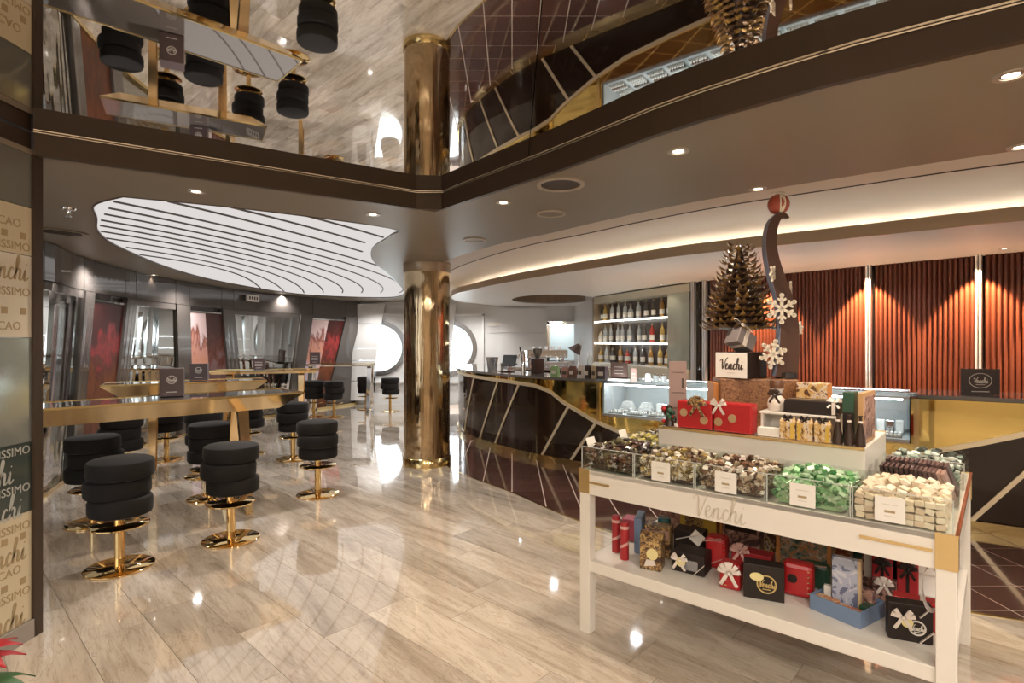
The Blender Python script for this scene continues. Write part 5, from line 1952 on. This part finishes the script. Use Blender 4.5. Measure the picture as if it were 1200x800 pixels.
MB().lathe([(0, 0), (.03, 0), (.022, .03), (.018, .11), (0, .12)], 10).build('core', DKCH, t)
t = thing('menu_stand', 'tall mauve-brown menu card in a holder at the riser end', 'menu', W(.315, .56, RH + .006), RZ + .62)
MB().box((0, 0, .008), (.10, .06, .016)).build('base', CLEAR, t)
MB().box((0, 0, .19), (.10, .008, .35), bev=.001).build('card', mat('mauve card', (.30, .21, .19), .45), t)
for z in (.09, .18, .30):
    MB().box((0, -.0048, z), (.07, .001, .003)).build('printed_line', DARKPRINT, t)
MB().box((.028, -.0048, .235), (.012, .001, .06)).build('printed_figure', DARKPRINT, t)
MB().tube([(-.05, .0, 0.01), (-.05, 0, .365)], .003, 6).build('holder_rod', CLEAR, t)
# white ledge with a glass box and patterned packs
t = thing('small_ledge', 'low white box shelf standing on the riser', 'shelf', W(.985, .56, RH + .006), RZ)
MB().box((0, 0, .115), (.36, .18, .012), bev=.002).build('top', WHITE, t)
MB().box((0, .06, .0545), (.34, .04, .108)).build('back', WHITE, t)
MB().box((-.17, -.02, .0545), (.012, .12, .108)).build('side', WHITE, t)
MB().box((.17, -.02, .0545), (.012, .12, .108)).build('side', WHITE, t)
MB().box((-.112, -.12, .022), (.12, .04, .044), bev=.002).build('step', WHITE2, t)
names = ['cream and brown printed pack nearest the white step', 'second printed pack in the row before the ledge', 'third printed pack in the row before the ledge', 'fourth printed pack, wrapped in cream paper, before the ledge']
for i in range(3):
    u = .955 + .078 * i
    t = thing('printed_pack', names[i], 'pack', W(u, .435, RH + .006), RZ + R.uniform(-.06, .06))
    MB().loft([[(-.036, -.025, 0), (.036, -.025, 0), (.036, .025, 0), (-.036, .025, 0)], [(-.036, -.02, .085), (.036, -.02, .085), (.036, .02, .085), (-.036, .02, .085)], [(-.03, -.004, .105), (.03, -.004, .105), (.03, .004, .105), (-.03, .004, .105)]]).build('body', CHECK, t)
    bow(t, (0, -.012, .098), .026, BLK, petals=4)
    MB().box((-.022 if i % 2 else .022, -.0265, .04), (.014, .002, .075)).build('stripe', YEL, t)
t = rgift('gift_box', 'long black box with white bow lying on the white ledge', 1.04, .56, .24, .16, .065, BLK, .04, RH + .1285, .003)
bow(t, (.10, -.06, .06), .035, RIBW, Matrix.Rotation(-.8, 4, 'X'), 5)
MB().box((.10, -.0815, .034), (.016, .003, .06)).build('ribbon', RIBW, t)
MB().box((.0, .0, .0665), (.24, .012, .002)).build('seam', GDOT, t)
t = thing('teddy_pack', 'cream bag with brown cap and dark bow on the ledge', 'gift bag', W(.872, .53, RH + .1285), RZ)
MB().lathe([(0, 0), (.038, 0), (.045, .03), (.04, .06), (.02, .08), (.03, .10), (.036, .115), (0, .118)], 14).build('body', RIBW, t, smooth=True)
MB().lathe([(0, .115), (.032, .115), (.036, .135), (.03, .158), (0, .16)], 14).build('lid', MILK, t, smooth=True)
bow(t, (0, -.03, .08), .036, DKCH, petals=6)
t = rgift('gift_box', 'wood-toned carton behind the cream bag on the riser', .995, .76, .15, .1, .26, CHECK, 0, cat='carton')
MB().box((.076, 0, .13), (.003, .096, .255)).build('side_panel', ORNG, t)
t = rgift('gift_box', 'green tall box at the riser end behind the black box', 1.205, .53, .05, .09, .24, DGRN, .0)
MB().box((0, -.0465, .09), (.046, .003, .11)).build('front_print', BLK, t)
t = thing('gift_plank', 'thin wood-framed picture box leaning at the riser end', 'gift box', W(1.262, .60, RH + .006), RZ + 1.53)
MB().box((0, 0, .12), (.26, .022, .24), bev=.002).build('body', mat('light wood', (.48, .28, .13), .5), t)
MB().box((0, -.012, .12), (.22, .003, .2)).build('front_print', ROSE, t)
for k in range(3):
    t = thing('dark_cone_bag', '%s pointed dark chocolate bag beside the green box' % ordw[k], 'gift bag', W(1.172 + .046 * k, .428, RH + .006), RZ, 'pointed dark bags')
    MB().lathe([(0, 0), (.022, 0), (.02, .04), (.006, .125), (.01, .14), (0, .14)], 10).build('body', DKCH, t, smooth=True)
    MB().lathe([(.0095, .105), (.0105, .11), (.009, .115)], 10).build('tie', RIBW, t)

# ---------------------------------------------------------------- chocolate sculpture
CX, CY = 1.325, 3.14
t = thing('chocolate_plinth', 'rough copper-brown chocolate block carrying the tree', 'plinth', (1.416, 3.25, RH + .006), RZ * .22)
CHOCB = motley('straw flecked chocolate', [(0, (.12, .045, .02)), (.44, (.22, .095, .04)), (.52, (.38, .20, .09)), (.57, (.14, .05, .025)), (.66, (.44, .25, .11))], 40, 3.0)
b = MB()
b.box((0, 0, .135), (.42, .24, .27), bev=.008)
b.build('body', CHOCB, t)
MB().box((-.225, .02, .121), (.028, .20, .24), bev=.004).build('side_slab', ORNG, t)
b = MB()
for k in range(26):
    b.box((-.19 + .38 * R.random(), -.10 + .20 * R.random(), .270), (.05, .03, .006), rz=R.random() * 3)
b.build('crust', CHOCB, t)
PT = RH + .274 + .006
t = thing('cake_box', 'black box with white script front under the chocolate tree', 'box', (1.342, 3.245, PT), -.86)
MB().box((0, 0, .073), (.19, .24, .146), bev=.003).build('body', BLK, t)
MB().box((0, -.1215, .073), (.187, .003, .143)).build('white_front', WHITE2, t)
b = MB()
sm2 = script_mb(.06, thick=.05)
b.add(sm2.v, sm2.f, Matrix.Translation((0, -.1245, .078)))
b.build('script_lettering', DARKPRINT, t)
MB().box((0, -.1235, .03), (.05, .001, .003)).build('printed_line', PALEPRINT, t)
t = thing('ribbon_gift', 'tilted grey gift box with ivory ribbon on the script box', 'gift box', (1.305, 3.185, PT + .190), 0)
t.rotation_euler = (-.15, .48, .35)
MB().box((0, 0, .03), (.13, .10, .095), bev=.003).build('body', mat('grey gift paper', (.20, .17, .17), .4), t)
MB().box((-.01, -.0, .03), (.026, .104, .099)).build('ribbon', RIBW, t)
bow(t, (-.05, -.03, .09), .06, RIBW, Matrix.Rotation(-.9, 4, 'X'), 4)
t = thing('chocolate_tree', 'dark bronze chocolate fir tree built of curled leaves', 'tree', (1.377, 3.355, PT + .1475), 0)
t.scale = (1.05, 1.05, 1.045)
TB = PT + .15
tip = 2.262 - TB
MB().lathe([(.03, 0), (.025, .12), (.150, .135), (.10, .32), (.05, .42), (.012, tip - .12), (0, tip - .1)], 14).build('trunk', DKCH, t, smooth=True)
LEAF = [mat('chocolate leaf', (.13, .075, .035), .34, 0.2), mat('bronzed leaf', (.30, .19, .06), .32, .4), mat('dark leaf', (.055, .033, .02), .36, 0.1)]


def leaf_mesh(m_):
    b = MB()
    rg = []
    for x, z, w_ in ((0, 0, .012), (.018, -.004, .021), (.036, .002, .019), (.050, .016, .010), (.056, .032, .001)):
        rg.append([(x, -w_, z), (x, 0, z - .003), (x, w_, z), (x, 0, z + .003)])
    b.loft(rg)
    o = b.build('leaf', m_, smooth=True, angle=80)
    me = o.data
    bpy.data.objects.remove(o)
    return me


LM = [leaf_mesh(m_) for m_ in LEAF]
tiers = 17
cnt = 0
for i in range(tiers):
    f = i / (tiers - 1)
    z = .142 + (tip - .182) * f
    rr = .166 * (1 - f) ** .95 + .018
    nn = max(5, int(round(2 * PI * (rr + .02) / .042)))
    for k in range(nn):
        if cnt >= 298:
            break
        cnt += 1
        a = 2 * PI * (k + .5 * (i % 2)) / nn + R.uniform(-.08, .08)
        o = link('leaf', LM[0 if R.random() < .55 else (1 if R.random() < .55 + .3 * (1 - f) else 2)], t)
        sc_ = 1.12 - .38 * f
        o.matrix_local = Matrix.Translation((rr * .84 * math.cos(a), rr * .84 * math.sin(a), z)) @ Matrix.Rotation(a, 4, 'Z') @ Matrix.Rotation(.34 - .40 * f + R.uniform(-.15, .15), 4, 'Y') @ Matrix.Scale(sc_, 4)

SX, SY = 1.548, 3.17
t = thing('chocolate_swoosh', 'tall curved chocolate sculpture with snowflakes and striped ball on top', 'sculpture', (SX, SY, PT + .001), -.12)
t.scale = (1.06, .95, 1.045)
sS = 650 / SY
ctr = [(.004, 0, .105), (.012, .05, .108), (.022, .16, .100), (.022, .30, .092), (.000, .43, .080), (-.036, .55, .070), (-.062, .66, .060), (-.070, .75, .054), (-.058, .83, .048), (-.032, .875, .038), (-.002, .885, .022), (.028, .872, .004)]
cpts = cr([(a_[0], a_[1], a_[2]) for a_ in ctr], 5)
rg = []
for i, p in enumerate(cpts):
    d = (cpts[min(i + 1, len(cpts) - 1)] - cpts[max(i - 1, 0)])
    d = Vector((d.x, 0, d.y)).normalized()
    nrm = Vector((-d.z, 0, d.x))
    hw = max(p.z, .004) / 2
    c_ = Vector((p.x, 0, p.y))
    dp = .038 * min(1, .35 + 2.2 * hw / .045)
    rg.append([c_ + nrm * hw + Vector((0, -dp, 0)), c_ - nrm * hw + Vector((0, -dp, 0)), c_ - nrm * hw + Vector((0, dp, 0)), c_ + nrm * hw + Vector((0, dp, 0))])
b = MB()
b.loft(rg)
b.build('body', mat('satin dark chocolate', (.075, .036, .024), .55, 0, Specular_IOR_Level=.25), t, smooth=True, angle=45)
b = MB()
st_ = []
for r_ in rg[:-8]:
    o_ = (r_[0] - r_[1]).normalized() * .0015
    st_.append([r_[0] + o_ + Vector((0, .001, 0)), r_[0] + Vector((0, .001, 0)), r_[3] - Vector((0, .001, 0)), r_[3] + o_ - Vector((0, .001, 0))])
b.loft(st_)
b.build('blue_edge', mat('grey blue chocolate', (.16, .17, .24), .35), t, smooth=True)
MB().lathe([(0, 0), (.058, 0), (.052, .03), (0, .04)], 16, c=(.02, 0, 0)).build('foot', BLK, t)


def snowflake(at, r, rot=0.0, yaw=0.0):
    b = MB()
    M_ = Matrix.Translation(at) @ Matrix.Rotation(yaw, 4, 'Z')
    for k in range(6):
        a = PI / 3 * k + rot
        D = Vector((math.cos(a), 0, math.sin(a)))
        b.bar(D * .0, D * r, r * .22, .012, (0, 1, 0)) if False else None
        n_ = Vector((-D.z, 0, D.x))
        for p, q, w_ in ((D * 0, D * r, r * .2), (D * r * .5, D * r * .72 + n_ * r * .28, r * .15), (D * r * .5, D * r * .72 - n_ * r * .28, r * .15)):
            dd = (q - p).normalized()
            s_ = Vector((-dd.z, 0, dd.x)) * w_ / 2
            th = Vector((0, .005, 0))
            ring = lambda c0: [c0 + s_ - th, c0 - s_ - th, c0 - s_ + th, c0 + s_ + th]
            b.loft([ring(p), ring(q)])
        b.lathe([(0, -.005), (r * .16, -.005), (r * .16, .005), (0, .005)], 10, Matrix.Translation(D * r * .95) @ Matrix.Rotation(PI / 2, 4, 'X'))
    bb = MB()
    bb.add(b.v, b.f, M_)
    return bb.build('snowflake', mat('white chocolate', (.74, .66, .54), .45) if 'white chocolate' not in bpy.data.materials else bpy.data.materials['white chocolate'], t)


snowflake((-.022, -.052, .375), .076, .52)
snowflake((-.072, -.07, .130), .074, .3, .3)
snowflake((-.062, -.045, .565), .042, .2, .9)
snowflake((.055, .045, .49), .04, .2, 1.2)
snowflake((.09, .02, .27), .036, .2, .8)
bc_ = Vector((-.022, 0, .948))
b = MB()
b.sphere(bc_, .056, 20, 14)
ball_ = b.build('ball', mat('red chocolate', (.36, .07, .04), .35), t, smooth=True)
for a0 in (.15, PI * .72):
    b = MB()
    rg = []
    for i in range(19):
        th_ = PI * i / 18
        row_ = []
        for j in range(2):
            a = a0 + (-.28 + .56 * j)
            row_.append(bc_ + Vector((math.sin(th_) * math.cos(a - 1.6), math.sin(th_) * math.sin(a - 1.6), math.cos(th_))) * .0572)
        row_ += [bc_ + (row_[1] - bc_) * .985, bc_ + (row_[0] - bc_) * .985]
        rg.append(row_)
    b.loft(rg)
    b.build('ball_stripe', bpy.data.materials['white chocolate'], ball_, smooth=True)
bow(t, bc_ + Vector((-.005, 0, .058)), .036, bpy.data.materials['white chocolate'], Matrix.Rotation(-1.3, 4, 'X'), 5)

# ================================================================== CEILING FITTINGS
LENS = emis('lamp lens', (1, .88, .72), 7)


def downlight(px, py, h_, label, power=S_DOWN, r=.045, spot=2.0):
    x, y = G(px, py, h_)
    t = thing('downlight', label, 'downlight', (x, y, h_))
    rg_ = MB().lathe([(r * .8, .001), (r * .82, -.006), (r * 1.25, -.006), (r * 1.3, .0), ], 24).build('trim_ring', mat('lamp ring', (.45, .40, .34), .3, .5) if 'lamp ring' not in bpy.data.materials else bpy.data.materials['lamp ring'], t)
    MB().lathe([(0, .0), (r * .62, .0), (r * .62, -.002), (0, -.002)], 20).build('lens', LENS, rg_)
    if power:
        lamp('bulb', 'SPOT', (0, 0, -.03), power, WARM, .018, spot, .7, None, t)
    return t


downlight(1185, 88, CEIL, 'warm downlight closest to the mirror edge, over the stand')
downlight(795, 177, CEIL, 'warm downlight in the taupe ceiling above the sweet stand')
downlight(590, 237, CEIL, 'small downlight between the mirror corner and large speaker')
downlight(888, 221, CEIL, 'small downlight right above the striped ball')
downlight(1196, 172, CEIL, 'downlight by the cream cove lip near the frame edge')
downlight(230, 224, CEIL, 'small downlight between the mirror frame and oval light')
downlight(437, 251, CEIL, 'small downlight at the narrow end of the oval light')
downlight(180, 322, CEIL, 'small downlight over the window wall beyond the oval', 3)
for px, py in ((1177, 291), (1060, 309), (775, 333)):
    downlight(px, py, SOF, {1177: 'soffit downlight before the last red bay', 1060: 'soffit downlight above the middle red bay', 775: 'soffit downlight above the bottle shelf'}[px], 14, .035)
for px, py, r, lab, dk in ((657, 216, .155, 'large round ceiling speaker near the mirror edge', True), (646, 250, .115, 'flat round ceiling speaker by the cream cove lip', False), (556, 281, .115, 'round ceiling speaker near the gold column', False)):
    x, y = G(px, py, CEIL)
    t = thing('ceiling_speaker', lab, 'speaker', (x, y, CEIL))
    MB().lathe([(r * .82, .001), (r * .84, -.010), (r * .98, -.010), (r, .001)], 32).build('rim', mat('speaker rim', (.42, .36, .30), .4), t, smooth=True)
    MB().lathe([(0, -.003), (r * .82, -.003), (r * .82, .001), (0, .001)], 32).build('grille', FASCIA if dk else BROWNCEIL, t)
x, y = G(80, 244, CEIL)
t = thing('sprinkler', 'chrome fire sprinkler in the dark ceiling by the partition', 'sprinkler', (x, y, CEIL))
MB().lathe([(0, .0), (.05, 0), (.045, -.012), (.014, -.016), (.012, -.04), (0, -.042)], 20).build('cup', CHROME, t, smooth=True)
MB().lathe([(0, -.062), (.022, -.062), (.022, -.066), (0, -.066)], 14).build('deflector', CHROME, t)
for k in (-.011, .011):
    MB().tube([(k, 0, -.038), (k, 0, -.064)], .0025, 6).build('arm', CHROME, t)
x, y = G(82, 271, CEIL)
t = thing('air_vent', 'dark oval slotted vent in the ceiling near the window wall', 'vent', (x - .08, y, CEIL), 1.0)
t.scale = (.8, .8, 1)
MB().lathe([(0, .001), (.26, .001), (.27, -.006), (.22, -.012), (0, -.012)], 28, Matrix.Diagonal((1, .62, 1, 1))).build('frame', BROWNCEIL, t)
for k in range(5):
    MB().box((0, -.10 + .05 * k, -.015), (.40 - .05 * abs(k - 2), .022, .006)).build('slat', FASCIA, t)
# emergency sign on the window wall
s = wl.s_px(292)
q = wl.pt(s, 0.05, 2.46)
d = wl.at(s)[1]
t = thing('wall_sign', 'small white sign box high on the window wall', 'sign', q, math.atan2(d.y, d.x))
MB().box((0, -.03, 0), (.34, .05, .13), bev=.005).build('body', WHITE2, t)
for k in range(4):
    MB().box((-.11 + .07 * k, -.0565, 0), (.04, .002, .06)).build('printed_mark', DARKPRINT, t)
t = thing('wall_notice', 'two-line pale notice on the grey wall near the porthole', 'sign', (-.42, YB - .012, 1.95), 0)
MB().box((0, 0, .09), (.40, .01, .10)).build('panel', WHITE2, t)
MB().box((.03, 0, -.07), (.36, .01, .12)).build('panel', mat('pale grey panel', (.66, .66, .66), .5), t)

# ================================================================== POINSETTIA (its leaves enter the frame at the floor)
t = thing('potted_poinsettia', 'red and green poinsettia whose leaf tips enter by the partition', 'plant', (-2.03, 2.08, 0), .4)
MB().lathe([(0, 0), (.10, 0), (.13, .2), (.14, .21), (.125, .21), (.12, .18), (0, .18)], 24).build('pot', mat('clay pot', (.25, .10, .06), .6), t, smooth=True)
MB().tube([(0, 0, .15), (.01, 0, .30), (0, .01, .42)], .012, 8).build('stem', DGRN, t)
RL, GL = mat('red bract', (.45, .012, .02), .45), mat('green leaf', (.04, .13, .03), .45)
for k in range(22):
    a = 2.4 * k
    red = k < 13
    ln = (.15 if red else .20)
    el = .55 - .035 * k
    b = MB()
    rg = []
    for f, w_ in ((0, .004), (.25, .026), (.5, .036), (.75, .022), (1, .002)):
        x = ln * f
        zz = .02 * math.sin(PI * f) - .05 * f * f
        rg.append([(x, -w_, zz), (x, 0, zz - .004), (x, w_, zz), (x, 0, zz + .002)])
    b.loft(rg)
    o = b.build('bract' if red else 'leaf', RL if red else GL, t, smooth=True, angle=70)
    o.matrix_local = Matrix.Translation((0, 0, .40 - (.0 if red else .06) - .003 * k)) @ Matrix.Rotation(a, 4, 'Z') @ Matrix.Rotation(-el, 4, 'Y')
